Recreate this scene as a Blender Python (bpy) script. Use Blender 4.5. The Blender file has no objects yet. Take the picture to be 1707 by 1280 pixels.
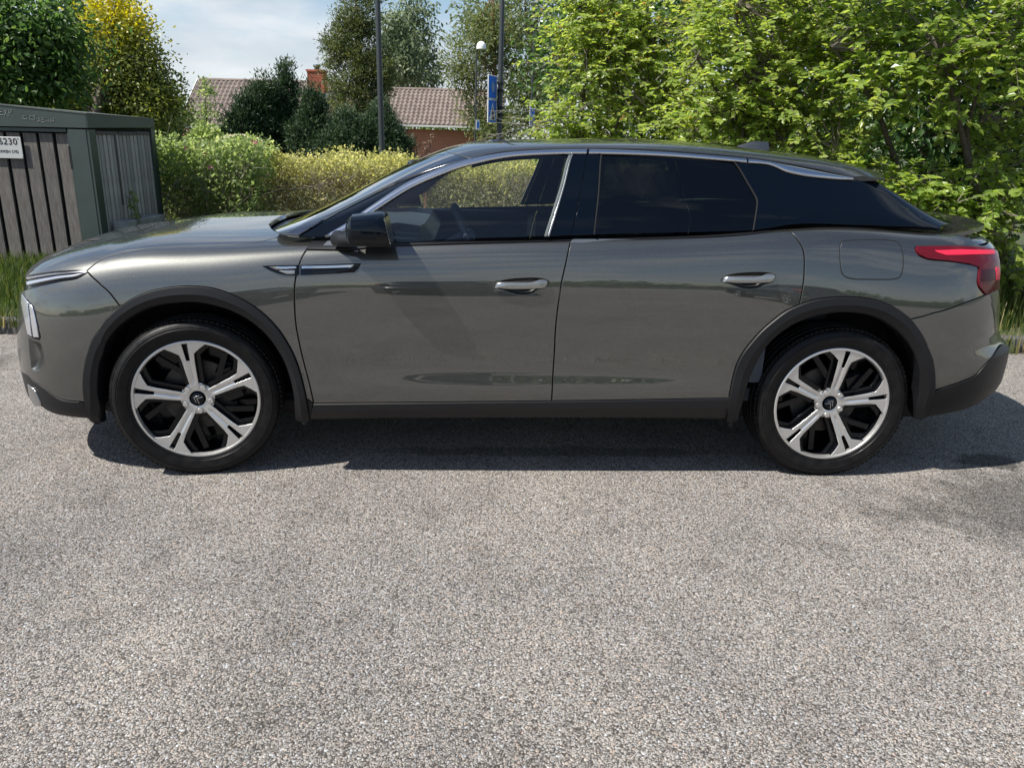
import bpy, math, random
import numpy as np
from mathutils import Vector, Matrix
from mathutils.geometry import delaunay_2d_cdt

random.seed(7); rng = np.random.default_rng(7)
S = bpy.context.scene
COL = S.collection

# ---------------------------------------------------------------- camera
cam = bpy.data.cameras.new('camera'); camo = bpy.data.objects.new('camera', cam); COL.objects.link(camo)
CX, CY, CZ, YAW, PITCH, ROLL, FPX = 1.1685, -4.0731, 1.4335, 0.0568, 0.3054, -0.0258, 1282
cam.sensor_fit = 'HORIZONTAL'; cam.sensor_width = 36.0; cam.lens = FPX / 1707.0 * 36.0
cam.clip_start = .05; cam.clip_end = 2000
fw = Vector((math.sin(YAW) * math.cos(PITCH), math.cos(YAW) * math.cos(PITCH), -math.sin(PITCH)))
rt = Vector((math.cos(YAW), -math.sin(YAW), 0)); dn = fw.cross(rt)
r2 = rt * math.cos(ROLL) + dn * math.sin(ROLL); d2 = -rt * math.sin(ROLL) + dn * math.cos(ROLL)
M = Matrix((r2, -d2, -fw)).transposed().to_4x4(); M.translation = (CX, CY, CZ)
camo.matrix_world = M
S.camera = camo

# ---------------------------------------------------------------- sky, sun, exposure
SUN_TO = Vector((-.70, -.26, 1.0)).normalized()
EL = math.asin(SUN_TO.z); AZ = math.atan2(SUN_TO.x, SUN_TO.y)
world = bpy.data.worlds.new("World"); S.world = world; world.use_nodes = True
nt = world.node_tree; nt.nodes.clear()
def wn(t, **k):
    n = nt.nodes.new(t)
    for a, b in k.items(): setattr(n, a, b)
    return n
out = wn('ShaderNodeOutputWorld'); sky = wn('ShaderNodeTexSky', sky_type='NISHITA')
sky.sun_disc = False; sky.sun_elevation = EL; sky.sun_rotation = AZ; sky.air_density = 1.0; sky.dust_density = .4
bg = wn('ShaderNodeBackground'); bg.inputs['Strength'].default_value = .088
tc = wn('ShaderNodeTexCoord'); mp = wn('ShaderNodeMapping'); mp.inputs['Scale'].default_value = (1, 1, 3.2); mp.inputs['Location'].default_value = (1, 8, 5)
nz = wn('ShaderNodeTexNoise'); nz.inputs['Scale'].default_value = 2.3; nz.inputs['Detail'].default_value = 7; nz.inputs['Roughness'].default_value = .58
nz2 = wn('ShaderNodeTexNoise'); nz2.inputs['Scale'].default_value = 5.5; nz2.inputs['Detail'].default_value = 4
rp = wn('ShaderNodeValToRGB'); rp.color_ramp.elements[0].position = .44; rp.color_ramp.elements[1].position = .62
cr = wn('ShaderNodeValToRGB'); cr.color_ramp.elements[0].position = .3; cr.color_ramp.elements[1].position = .7
cr.color_ramp.elements[0].color = (3.6, 4.2, 5.0, 1); cr.color_ramp.elements[1].color = (6.6, 6.9, 7.2, 1)
mx = wn('ShaderNodeMix', data_type='RGBA')
lk = nt.links.new
lk(tc.outputs['Generated'], mp.inputs['Vector']); lk(mp.outputs['Vector'], nz.inputs['Vector']); lk(mp.outputs['Vector'], nz2.inputs['Vector'])
sx = wn('ShaderNodeSeparateXYZ'); lk(tc.outputs['Generated'], sx.inputs[0]); mz = wn('ShaderNodeMath', operation='MULTIPLY_ADD'); lk(sx.outputs['Z'], mz.inputs[0]); mz.inputs[1].default_value = -.20; lk(nz.outputs['Fac'], mz.inputs[2])
mz2 = wn('ShaderNodeMath', operation='ADD'); lk(mz.outputs[0], mz2.inputs[0]); mz2.inputs[1].default_value = .055; lk(mz2.outputs[0], rp.inputs['Fac']); lk(nz2.outputs['Fac'], cr.inputs['Fac'])
lk(rp.outputs['Color'], mx.inputs['Factor']); lk(sky.outputs['Color'], mx.inputs['A']); lk(cr.outputs['Color'], mx.inputs['B'])
lk(mx.outputs['Result'], bg.inputs['Color']); lk(bg.outputs['Background'], out.inputs['Surface'])
sun = bpy.data.lights.new('sun', 'SUN'); sun.energy = 5.0; sun.angle = math.radians(.5); sun.color = (1, .955, .88)
suno = bpy.data.objects.new('sun', sun); COL.objects.link(suno)
suno.rotation_euler = (-SUN_TO).to_track_quat('-Z', 'Y').to_euler(); suno.location = (0, 0, 30)
vs = S.view_settings
S.display_settings.display_device = 'sRGB'; vs.view_transform = 'Standard'; vs.look = 'None'; vs.exposure = 0.60; vs.gamma = 1.0; vs.use_curve_mapping = False
S.cycles.max_bounces = 10; S.cycles.transparent_max_bounces = 24
S.cycles.caustics_reflective = False; S.cycles.caustics_refractive = False

# ---------------------------------------------------------------- materials
class NM:
    "small helper round one node material"
    def __init__(s, name):
        s.m = bpy.data.materials.new(name); s.m.use_nodes = True; s.t = s.m.node_tree
        s.b = s.t.nodes['Principled BSDF']; s.o = s.t.nodes['Material Output']
    def n(s, t, inp=None, **k):
        nd = s.t.nodes.new(t)
        for a, b in k.items(): setattr(nd, a, b)
        for a, b in (inp or {}).items():
            if isinstance(b, bpy.types.NodeSocket): s.t.links.new(b, nd.inputs[a])
            else: nd.inputs[a].default_value = b
        return nd
    def l(s, a, b): s.t.links.new(a, b)
    def p(s, **k):
        for a, b in k.items():
            i = s.b.inputs[a.replace('_', ' ')]
            if isinstance(b, bpy.types.NodeSocket): s.l(b, i)
            elif isinstance(b, tuple) and len(b) == 3: i.default_value = (*b, 1)
            else: i.default_value = b
        return s
    def ramp(s, fac, stops):
        r = s.n('ShaderNodeValToRGB', {'Fac': fac}); e = r.color_ramp.elements
        while len(e) < len(stops): e.new(.5)
        for x, (pos, c) in zip(e, stops): x.position = pos; x.color = (*c, 1) if len(c) == 3 else c
        return r.outputs['Color']
    def obj(s): return s.n('ShaderNodeTexCoord').outputs['Object']
    def noise(s, scale, detail=4, vec=None, rough=.5):
        return s.n('ShaderNodeTexNoise', {'Vector': vec or s.obj(), 'Scale': scale, 'Detail': detail, 'Roughness': rough}).outputs['Fac']
    def bump(s, h, strength=.3, dist=.01):
        s.l(s.n('ShaderNodeBump', {'Height': h, 'Strength': strength, 'Distance': dist}).outputs['Normal'], s.b.inputs['Normal']); return s
    def mixc(s, f, a, b, mode='MIX'):
        nd = s.n('ShaderNodeMix', data_type='RGBA', blend_type=mode)
        for k, v in (('Factor', f), ('A', a), ('B', b)):
            if isinstance(v, bpy.types.NodeSocket): s.l(v, nd.inputs[k])
            else: nd.inputs[k].default_value = (*v, 1) if isinstance(v, tuple) and len(v) == 3 else v
        return nd.outputs['Result']
def simple(name, col, rough=.5, metal=0., coat=0., vary=.12, scale=30, **k):
    a = NM(name); f = a.noise(scale)
    a.p(Base_Color=a.ramp(f, [(.3, tuple(c * (1 - vary) for c in col)), (.7, tuple(c * (1 + vary) for c in col))]), Roughness=rough, Metallic=metal, Coat_Weight=coat, Coat_Roughness=.03, **k)
    return a.m
MT = {}
a = NM('car_paint'); v = a.n('ShaderNodeTexVoronoi', {'Vector': a.obj(), 'Scale': 900.}); 
fl = a.ramp(a.n('ShaderNodeSeparateColor', {'Color': v.outputs['Color']}).outputs[0], [(.0, (.060, .061, .056)), (.75, (.074, .0755, .069)), (1., (.115, .116, .106))])
a.p(Base_Color=fl, Metallic=.82, Roughness=.42, Coat_Weight=1.0, Coat_Roughness=.012, Coat_IOR=1.95); MT['paint'] = a.m
MT['plastic'] = NM('black_plastic').p(Base_Color=(.0075, .008, .0095), Roughness=.45, Specular_IOR_Level=.35).m
a = NM('wheel_arch_plastic'); a.p(Base_Color=(.0065, .007, .0085), Roughness=.5, Specular_IOR_Level=.35).bump(a.noise(700, 2), .12, .001); MT['arch'] = a.m
MT['gloss'] = NM('gloss_black').p(Base_Color=(.0012, .003, .0065), Roughness=.03, Specular_IOR_Level=.28).m
MT['pillar'] = NM('pillar_gloss').p(Base_Color=(.004, .0045, .006), Roughness=.04, Specular_IOR_Level=.6, Coat_Weight=1.0, Coat_IOR=2.6, Coat_Roughness=.02).m
MT['chrome'] = NM('satin_chrome').p(Base_Color=(.62, .63, .65), Metallic=1.0, Roughness=.16).m
MT['dark'] = NM('dark_void').p(Base_Color=(.006, .006, .006), Roughness=.8).m
MT['interior'] = NM('interior_trim').p(Base_Color=(.048, .060, .078), Roughness=.6).m
a = NM('seat_fabric'); a.p(Base_Color=(.028, .03, .034), Roughness=.8).bump(a.noise(220, 3), .2, .003); MT['seat'] = a.m
a = NM('tyre_rubber'); f = a.noise(25, 5)
a.p(Base_Color=a.ramp(f, [(.35, (.005, .005, .0055)), (.75, (.012, .0118, .0115))]), Specular_IOR_Level=.22, Roughness=a.ramp(f, [(.3, (.34,) * 3), (.7, (.6,) * 3)])).bump(a.noise(160, 3), .15, .002); MT['tyre'] = a.m
a = NM('machined_alloy'); g = a.n('ShaderNodeTexNoise', {'Vector': a.obj(), 'Scale': 60., 'Detail': 3.}).outputs['Fac']
a.p(Base_Color=(.66, .655, .64), Metallic=.8, Roughness=a.ramp(g, [(.3, (.30,) * 3), (.7, (.42,) * 3)])); MT['alloy'] = a.m
MT['rimblack'] = NM('gloss_black_alloy').p(Base_Color=(.005, .0055, .007), Roughness=.12, Specular_IOR_Level=.35).m
MT['disc'] = simple('brake_disc_iron', (.075, .072, .068), .5, .8, vary=.2, scale=40)
MT['steel'] = simple('brake_steel', (.28, .27, .25), .45, .9, vary=.2, scale=40)
def glass(name, tint, refl=1.0):
    a = NM(name); a.t.nodes.remove(a.b)
    tr = a.n('ShaderNodeBsdfTransparent', {'Color': (*tint, 1)}); gl = a.n('ShaderNodeBsdfGlossy', {'Color': (1, 1, 1, 1), 'Roughness': .0})
    fr = a.n('ShaderNodeFresnel', {'IOR': 1.52}); mu = a.n('ShaderNodeMath', {0: fr.outputs[0], 1: 1.25 * refl}, operation='MULTIPLY', use_clamp=True)
    mi = a.n('ShaderNodeMixShader', {0: mu.outputs[0], 1: tr.outputs[0], 2: gl.outputs[0]}); a.l(mi.outputs[0], a.o.inputs['Surface']); return a.m
MT['glass'] = glass('clear_glass', (.95, .98, .97)); MT['tint'] = glass('privacy_glass', (.10, .125, .15), .75); MT['screen'] = glass('windscreen_glass', (.62, .72, .72), 2.2)
MT['lens'] = glass('lamp_lens', (.9, .9, .9))
a = NM('tail_lamp_red'); a.p(Base_Color=(.105, .007, .014), Roughness=.08, Specular_IOR_Level=.25); MT['red'] = a.m
MT['redbright'] = NM('tail_lamp_light_bar').p(Base_Color=(.80, .028, .07), Roughness=.3, Specular_IOR_Level=.2).m
MT['reddark'] = NM('tail_lamp_dark').p(Base_Color=(.045, .006, .014), Roughness=.2, Specular_IOR_Level=.2).m
MT['lampwhite'] = NM('lamp_reflector').p(Base_Color=(.55, .56, .60), Metallic=.7, Roughness=.2, Coat_Weight=1.0).m
MT['rubber'] = NM('window_rubber').p(Base_Color=(.10, .12, .125), Roughness=.6).m
MT['seal'] = NM('grey_seal').p(Base_Color=(.02, .021, .023), Roughness=.8, Specular_IOR_Level=.1).m
MT['silver'] = NM('silver_trim').p(Base_Color=(.38, .385, .38), Metallic=.85, Roughness=.24).m

# ---------------------------------------------------------------- mesh helpers
def link(o, parent=None):
    COL.objects.link(o)
    if parent is not None: o.parent = parent
    return o
def tagit(o, label=None, cat=None, group=None, kind=None):
    for k, v in (('label', label), ('category', cat), ('group', group), ('kind', kind)):
        if v: o[k] = v
    return o
def root(name, loc, label, cat, group=None, rz=0.):
    o = bpy.data.objects.new(name, None); o.location = loc; o.rotation_euler = (0, 0, rz); o.empty_display_size = .2
    COL.objects.link(o); return tagit(o, label, cat, group)
def mesh_obj(name, V, F, mat, parent=None, smooth=False, normals=None, midx=None, angle=None, attr=None):
    me = bpy.data.meshes.new(name)
    V = np.asarray(V, np.float32).reshape(-1, 3)
    if isinstance(F, np.ndarray):
        k = F.shape[1]; me.vertices.add(len(V)); me.vertices.foreach_set('co', V.ravel())
        me.loops.add(F.size); me.loops.foreach_set('vertex_index', F.astype(np.int32).ravel())
        me.polygons.add(len(F)); me.polygons.foreach_set('loop_start', np.arange(0, F.size, k, dtype=np.int32))
        me.update(calc_edges=True)
    else:
        me.from_pydata(V.tolist(), [], F); me.update()
    for m in (mat if isinstance(mat, (list, tuple)) else [mat]): me.materials.append(m)
    if midx is not None: me.polygons.foreach_set('material_index', np.asarray(midx, np.int32))
    if smooth or normals is not None or angle: me.polygons.foreach_set('use_smooth', np.ones(len(me.polygons), bool))
    if normals is not None: me.normals_split_custom_set_from_vertices(np.asarray(normals, float).tolist())
    elif angle: me.set_sharp_from_angle(angle=math.radians(angle))
    if attr is not None:
        at = me.attributes.new('tint', 'FLOAT', 'POINT'); at.data.foreach_set('value', np.asarray(attr, np.float32))
    me.validate()
    return link(bpy.data.objects.new(name, me), parent)
class MB:
    "collects simple solids for one mesh"
    def __init__(s): s.v = []; s.f = []; s.mi = []
    def add(s, V, F, mi=0):
        o = len(s.v); s.v += [tuple(map(float, p)) for p in V]; s.f += [tuple(i + o for i in f) for f in F]; s.mi += [mi] * len(F); return s
    def box(s, c, d, R=None, mi=0, bev=0.):
        hx, hy, hz = (q / 2 for q in d)
        if bev > 0:
            b = min(bev, hx * .9, hy * .9, hz * .9); V = []
            for z, q in ((-hz, b), (-hz + b, 0), (hz - b, 0), (hz, b)):
                V += [(-hx + q, -hy + q * .0 + (b if q else 0), z), (hx - q, -hy + (b if q else 0), z), (hx - q, hy - (b if q else 0), z), (-hx + q, hy - (b if q else 0), z)]
            F = [(3, 2, 1, 0), (12, 13, 14, 15)]
            for k in range(3):
                for i in range(4): j = (i + 1) % 4; F.append((k * 4 + i, k * 4 + j, k * 4 + 4 + j, k * 4 + 4 + i))
        else:
            V = [(x, y, z) for z in (-hz, hz) for x, y in ((-hx, -hy), (hx, -hy), (hx, hy), (-hx, hy))]
            F = [(3, 2, 1, 0), (4, 5, 6, 7), (0, 1, 5, 4), (1, 2, 6, 5), (2, 3, 7, 6), (3, 0, 4, 7)]
        c = Vector(c)
        return s.add([(c + (R @ Vector(p) if R else Vector(p))) for p in V], F, mi)
    def tube(s, pts, rad, n=8, mi=0, cap=True):
        pts = [Vector(p) for p in pts]; rad = rad if hasattr(rad, '__len__') else [rad] * len(pts); V = []; F = []
        prev = None
        for i, p in enumerate(pts):
            t = (pts[min(i + 1, len(pts) - 1)] - pts[max(i - 1, 0)])
            t = t.normalized() if t.length > 1e-9 else Vector((0, 0, 1))
            if prev is None: u = t.orthogonal().normalized()
            else:
                u = prev - t * prev.dot(t); u = u.normalized() if u.length > 1e-6 else t.orthogonal().normalized()
            prev = u; w = t.cross(u)
            for k in range(n):
                q = 2 * math.pi * k / n; V.append(p + (u * math.cos(q) + w * math.sin(q)) * rad[i])
        for i in range(len(pts) - 1):
            for k in range(n): F.append((i * n + k, i * n + (k + 1) % n, (i + 1) * n + (k + 1) % n, (i + 1) * n + k))
        if cap: F.append(tuple(range(n - 1, -1, -1))); F.append(tuple((len(pts) - 1) * n + k for k in range(n)))
        return s.add(V, F, mi)
    def lathe(s, prof, n=48, mi=0, axis='Y', c=(0, 0, 0), mis=None):
        V = []; F = []; m = len(prof)
        for k in range(n):
            q = 2 * math.pi * k / n
            for r, h in prof:
                V.append((c[0] + r * math.cos(q), c[1] + h, c[2] + r * math.sin(q)) if axis == 'Y' else (c[0] + r * math.cos(q), c[1] + r * math.sin(q), c[2] + h))
        for k in range(n):
            for i in range(m - 1):
                j = (k + 1) % n; f = (k * m + i, k * m + i + 1, j * m + i + 1, j * m + i); F.append(f if axis == 'Y' else f[::-1])
        return s.add(V, F, mi)
    def build(s, name, mat, parent=None, smooth=False, angle=None):
        return mesh_obj(name, s.v, s.f, mat, parent, smooth, midx=s.mi, angle=angle)
# ---------------------------------------------------------------- car body surfaces
def nat_spline(xs, ys, xq):
    xs = np.asarray(xs, float); ys = np.asarray(ys, float); n = len(xs); h = np.diff(xs)
    A = np.zeros((n, n)); B = np.zeros(ys.shape); A[0, 0] = A[-1, -1] = 1
    for i in range(1, n - 1):
        A[i, i - 1] = h[i - 1]; A[i, i] = 2 * (h[i - 1] + h[i]); A[i, i + 1] = h[i]
        B[i] = 3 * ((ys[i + 1] - ys[i]) / h[i] - (ys[i] - ys[i - 1]) / h[i - 1])
    c = np.linalg.solve(A, B)
    q = np.clip(xq, xs[0], xs[-1]); i = np.clip(np.searchsorted(xs, q, side='right') - 1, 0, n - 2)
    sh = (slice(None),) + (None,) * (ys.ndim - 1)
    hh = h[i][sh]; d = (q - xs[i])[sh]
    b = (ys[i + 1] - ys[i]) / hh - hh * (2 * c[i] + c[i + 1]) / 3
    return ys[i] + b * d + c[i] * d ** 2 + (c[i + 1] - c[i]) / (3 * hh) * d ** 3

def bspline_basis(n, t, k=3):
    kn = np.concatenate([np.zeros(k), np.linspace(0, 1, n - k + 1), np.ones(k)])
    t = np.clip(t, 0, 1 - 1e-9)
    N = np.array([(t >= kn[i]) & (t < kn[i + 1]) for i in range(len(kn) - 1)], float)
    for d in range(1, k + 1):
        M = []
        for i in range(len(kn) - 1 - d):
            a = kn[i + d] - kn[i]; b = kn[i + d + 1] - kn[i + 1]; v = 0
            if a > 0: v = v + (t - kn[i]) / a * N[i]
            if b > 0: v = v + (kn[i + d + 1] - t) / b * N[i + 1]
            M.append(v if not np.isscalar(v) else np.zeros_like(t))
        N = np.array(M)
    return N.T

SW = np.array  # control nets: for each station, a row of half widths and a row of heights
LS = [-.95, -.80, -.65, -.50, -.35, 0.0, .5, 1.0, 1.4, 1.8, 2.2, 2.785, 3.15, 3.31, 3.47, 3.64, 3.80]
LW = [
 [.60,.80,.875,.902,.910,.914,.915,.913,.905,.885,.84,.76,.48,0],
 [.60,.80,.875,.902,.910,.914,.915,.913,.905,.885,.84,.76,.48,0],
 [.60,.80,.875,.902,.910,.914,.915,.913,.905,.885,.84,.76,.48,0],
 [.60,.81,.880,.906,.913,.916,.917,.914,.906,.887,.843,.76,.48,0],
 [.60,.83,.890,.912,.918,.920,.921,.917,.910,.892,.85,.765,.48,0],
 [.60,.84,.900,.918,.924,.926,.926,.925,.920,.904,.864,.785,.50,0],
 [.60,.85,.900,.920,.9225,.9195,.9195,.917,.9140,.9085,.883,.842,.70,0],
 [.60,.85,.903,.926,.931,.9158,.9176,.9155,.9125,.9085,.888,.861,.80,0],
 [.60,.85,.904,.927,.9322,.9152,.9172,.9155,.9125,.9085,.890,.864,.80,0],
 [.60,.85,.904,.927,.9322,.9157,.9180,.9165,.9135,.9095,.891,.866,.80,0],
 [.60,.85,.900,.922,.930,.9165,.9205,.920,.9175,.9130,.895,.868,.80,0],
 [.60,.85,.895,.916,.926,.930,.933,.933,.930,.918,.893,.858,.78,0],
 [.60,.84,.885,.905,.915,.920,.922,.920,.915,.900,.872,.825,.74,0],
 [.60,.84,.885,.905,.915,.920,.922,.918,.912,.898,.872,.825,.74,0],
 [.60,.84,.885,.905,.915,.920,.922,.916,.910,.896,.872,.825,.74,0],
 [.60,.84,.885,.905,.915,.920,.922,.915,.908,.895,.872,.825,.74,0],
 [.60,.84,.885,.905,.915,.920,.922,.915,.908,.895,.872,.825,.74,0]]
LZ = [
 [.20,.205,.23,.28,.35,.42,.49,.58,.66,.72,.76,.79,.812,.822],
 [.20,.205,.23,.28,.35,.42,.49,.58,.66,.725,.77,.80,.822,.832],
 [.19,.200,.235,.29,.36,.43,.51,.60,.68,.75,.81,.855,.885,.898],
 [.19,.200,.24,.30,.38,.45,.53,.63,.71,.79,.865,.915,.955,.968],
 [.19,.205,.25,.32,.40,.47,.55,.66,.75,.838,.915,.962,.995,1.004],
 [.19,.21,.26,.34,.42,.49,.57,.68,.78,.875,.95,.995,1.022,1.03],
 [.19,.20,.26,.34,.42,.49,.57,.68,.79,.88,.965,1.01,1.035,1.06],
 [.19,.20,.26,.34,.42,.49,.57,.68,.79,.885,.97,1.022,1.045,1.06],
 [.19,.20,.26,.34,.42,.49,.57,.68,.79,.89,.98,1.036,1.057,1.07],
 [.19,.20,.26,.34,.42,.49,.57,.68,.79,.89,.985,1.05,1.072,1.08],
 [.19,.20,.26,.34,.42,.49,.57,.68,.79,.89,.99,1.072,1.095,1.10],
 [.20,.21,.27,.34,.42,.49,.58,.69,.80,.91,1.02,1.105,1.13,1.12],
 [.21,.22,.28,.36,.43,.50,.58,.69,.80,.90,1.00,1.085,1.11,1.10],
 [.23,.24,.29,.36,.43,.50,.58,.69,.80,.90,1.00,1.075,1.10,1.09],
 [.26,.27,.31,.37,.44,.50,.58,.69,.80,.90,.99,1.06,1.092,1.10],
 [.29,.30,.33,.38,.44,.50,.58,.69,.80,.90,.98,1.04,1.08,1.09],
 [.30,.31,.34,.39,.44,.50,.58,.69,.80,.89,.97,1.03,1.07,1.08]]
NOSE_Z = [.15,.20,.30,.42,.52,.62,.72,.80,.86,.95,1.05]
NOSE_X = [-.94,-.965,-.975,-.98,-.975,-.955,-.935,-.917,-.895,-.84,-.75]
TAIL_Z = [.15,.25,.33,.40,.50,.56,.60,.66,.80,.92,.98,1.03,1.10,1.2]
TAIL_X = [3.60,3.72,3.84,3.87,3.87,3.865,3.81,3.775,3.755,3.745,3.725,3.69,3.62,3.5]
_ph = np.linspace(0, np.pi / 2, 4001); _e = 2 / 2.5
_cd = np.sin(_ph) ** _e; _cw = np.cos(_ph) ** _e
_ar = np.concatenate([[0], np.cumsum(np.hypot(np.diff(_cd) * .6, np.diff(_cw) * .9))]); _ar /= _ar[-1]

def lower(s, t):
    "body below the windows: s runs from nose to tail along the side, t from sill to centre line"
    s = np.asarray(s, float); t = np.asarray(t, float)
    N = bspline_basis(14, t)
    w = (N * nat_spline(LS, LW, s)).sum(1); z = (N * nat_spline(LS, LZ, s)).sum(1)
    x = s.copy()
    a = np.clip((-.35 - s) / .60, 0, 1); f = a > 0
    if f.any():
        d = np.interp(a, _ar, _cd); c = np.interp(a, _ar, _cw)
        xn = np.interp(z, NOSE_Z, NOSE_X)
        x = np.where(f, -.35 + (xn + .35) * d, x); w = np.where(f, w * c, w)
    a = np.clip((s - 3.15) / .65, 0, 1); f = a > 0
    if f.any():
        d = np.interp(a, _ar, _cd); c = np.interp(a, _ar, _cw)
        xn = np.interp(z, TAIL_Z, TAIL_X)
        x = np.where(f, 3.15 + (xn - 3.15) * d, x); w = np.where(f, w * c, w)
    return np.stack([x, -w, z], -1)

GS = [.10, .30, .55, .80, 1.10, 1.40, 1.80, 2.20, 2.60, 3.00, 3.25, 3.60, 3.75]
GW = [
 [.82,.81,.79,.77,.73,.65,.44,.2,0],
 [.83,.82,.80,.78,.74,.66,.45,.2,0],
 [.855,.835,.80,.775,.745,.67,.45,.2,0],
 [.86,.835,.785,.745,.715,.63,.42,.2,0],
 [.865,.828,.755,.69,.655,.58,.40,.2,0],
 [.868,.828,.738,.665,.635,.57,.40,.2,0],
 [.868,.828,.732,.655,.625,.56,.40,.2,0],
 [.865,.825,.730,.655,.625,.56,.40,.2,0],
 [.84,.805,.717,.65,.62,.555,.40,.2,0],
 [.80,.775,.70,.64,.605,.54,.40,.2,0],
 [.775,.755,.70,.66,.62,.54,.40,.2,0],
 [.70,.69,.66,.63,.60,.53,.40,.2,0],
 [.66,.65,.62,.60,.57,.50,.40,.2,0]]
GZ = [
 [.93,.945,.955,.96,.962,.965,.968,.97,.97],
 [.98,1.00,1.02,1.03,1.035,1.038,1.043,1.045,1.045],
 [1.00,1.03,1.06,1.085,1.105,1.125,1.145,1.158,1.16],
 [1.0,1.06,1.12,1.165,1.20,1.24,1.274,1.288,1.291],
 [1.01,1.10,1.21,1.295,1.333,1.368,1.397,1.408,1.411],
 [1.02,1.12,1.25,1.355,1.39,1.415,1.430,1.437,1.44],
 [1.03,1.13,1.265,1.375,1.41,1.432,1.446,1.453,1.455],
 [1.04,1.14,1.26,1.37,1.405,1.428,1.443,1.45,1.452],
 [1.06,1.14,1.245,1.34,1.375,1.398,1.414,1.421,1.424],
 [1.07,1.13,1.20,1.26,1.292,1.315,1.333,1.342,1.345],
 [1.07,1.10,1.13,1.15,1.165,1.18,1.197,1.207,1.211],
 [1.03,1.04,1.05,1.06,1.07,1.085,1.10,1.112,1.115],
 [1.0,1.0,1.01,1.015,1.02,1.025,1.03,1.035,1.035]]

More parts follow.
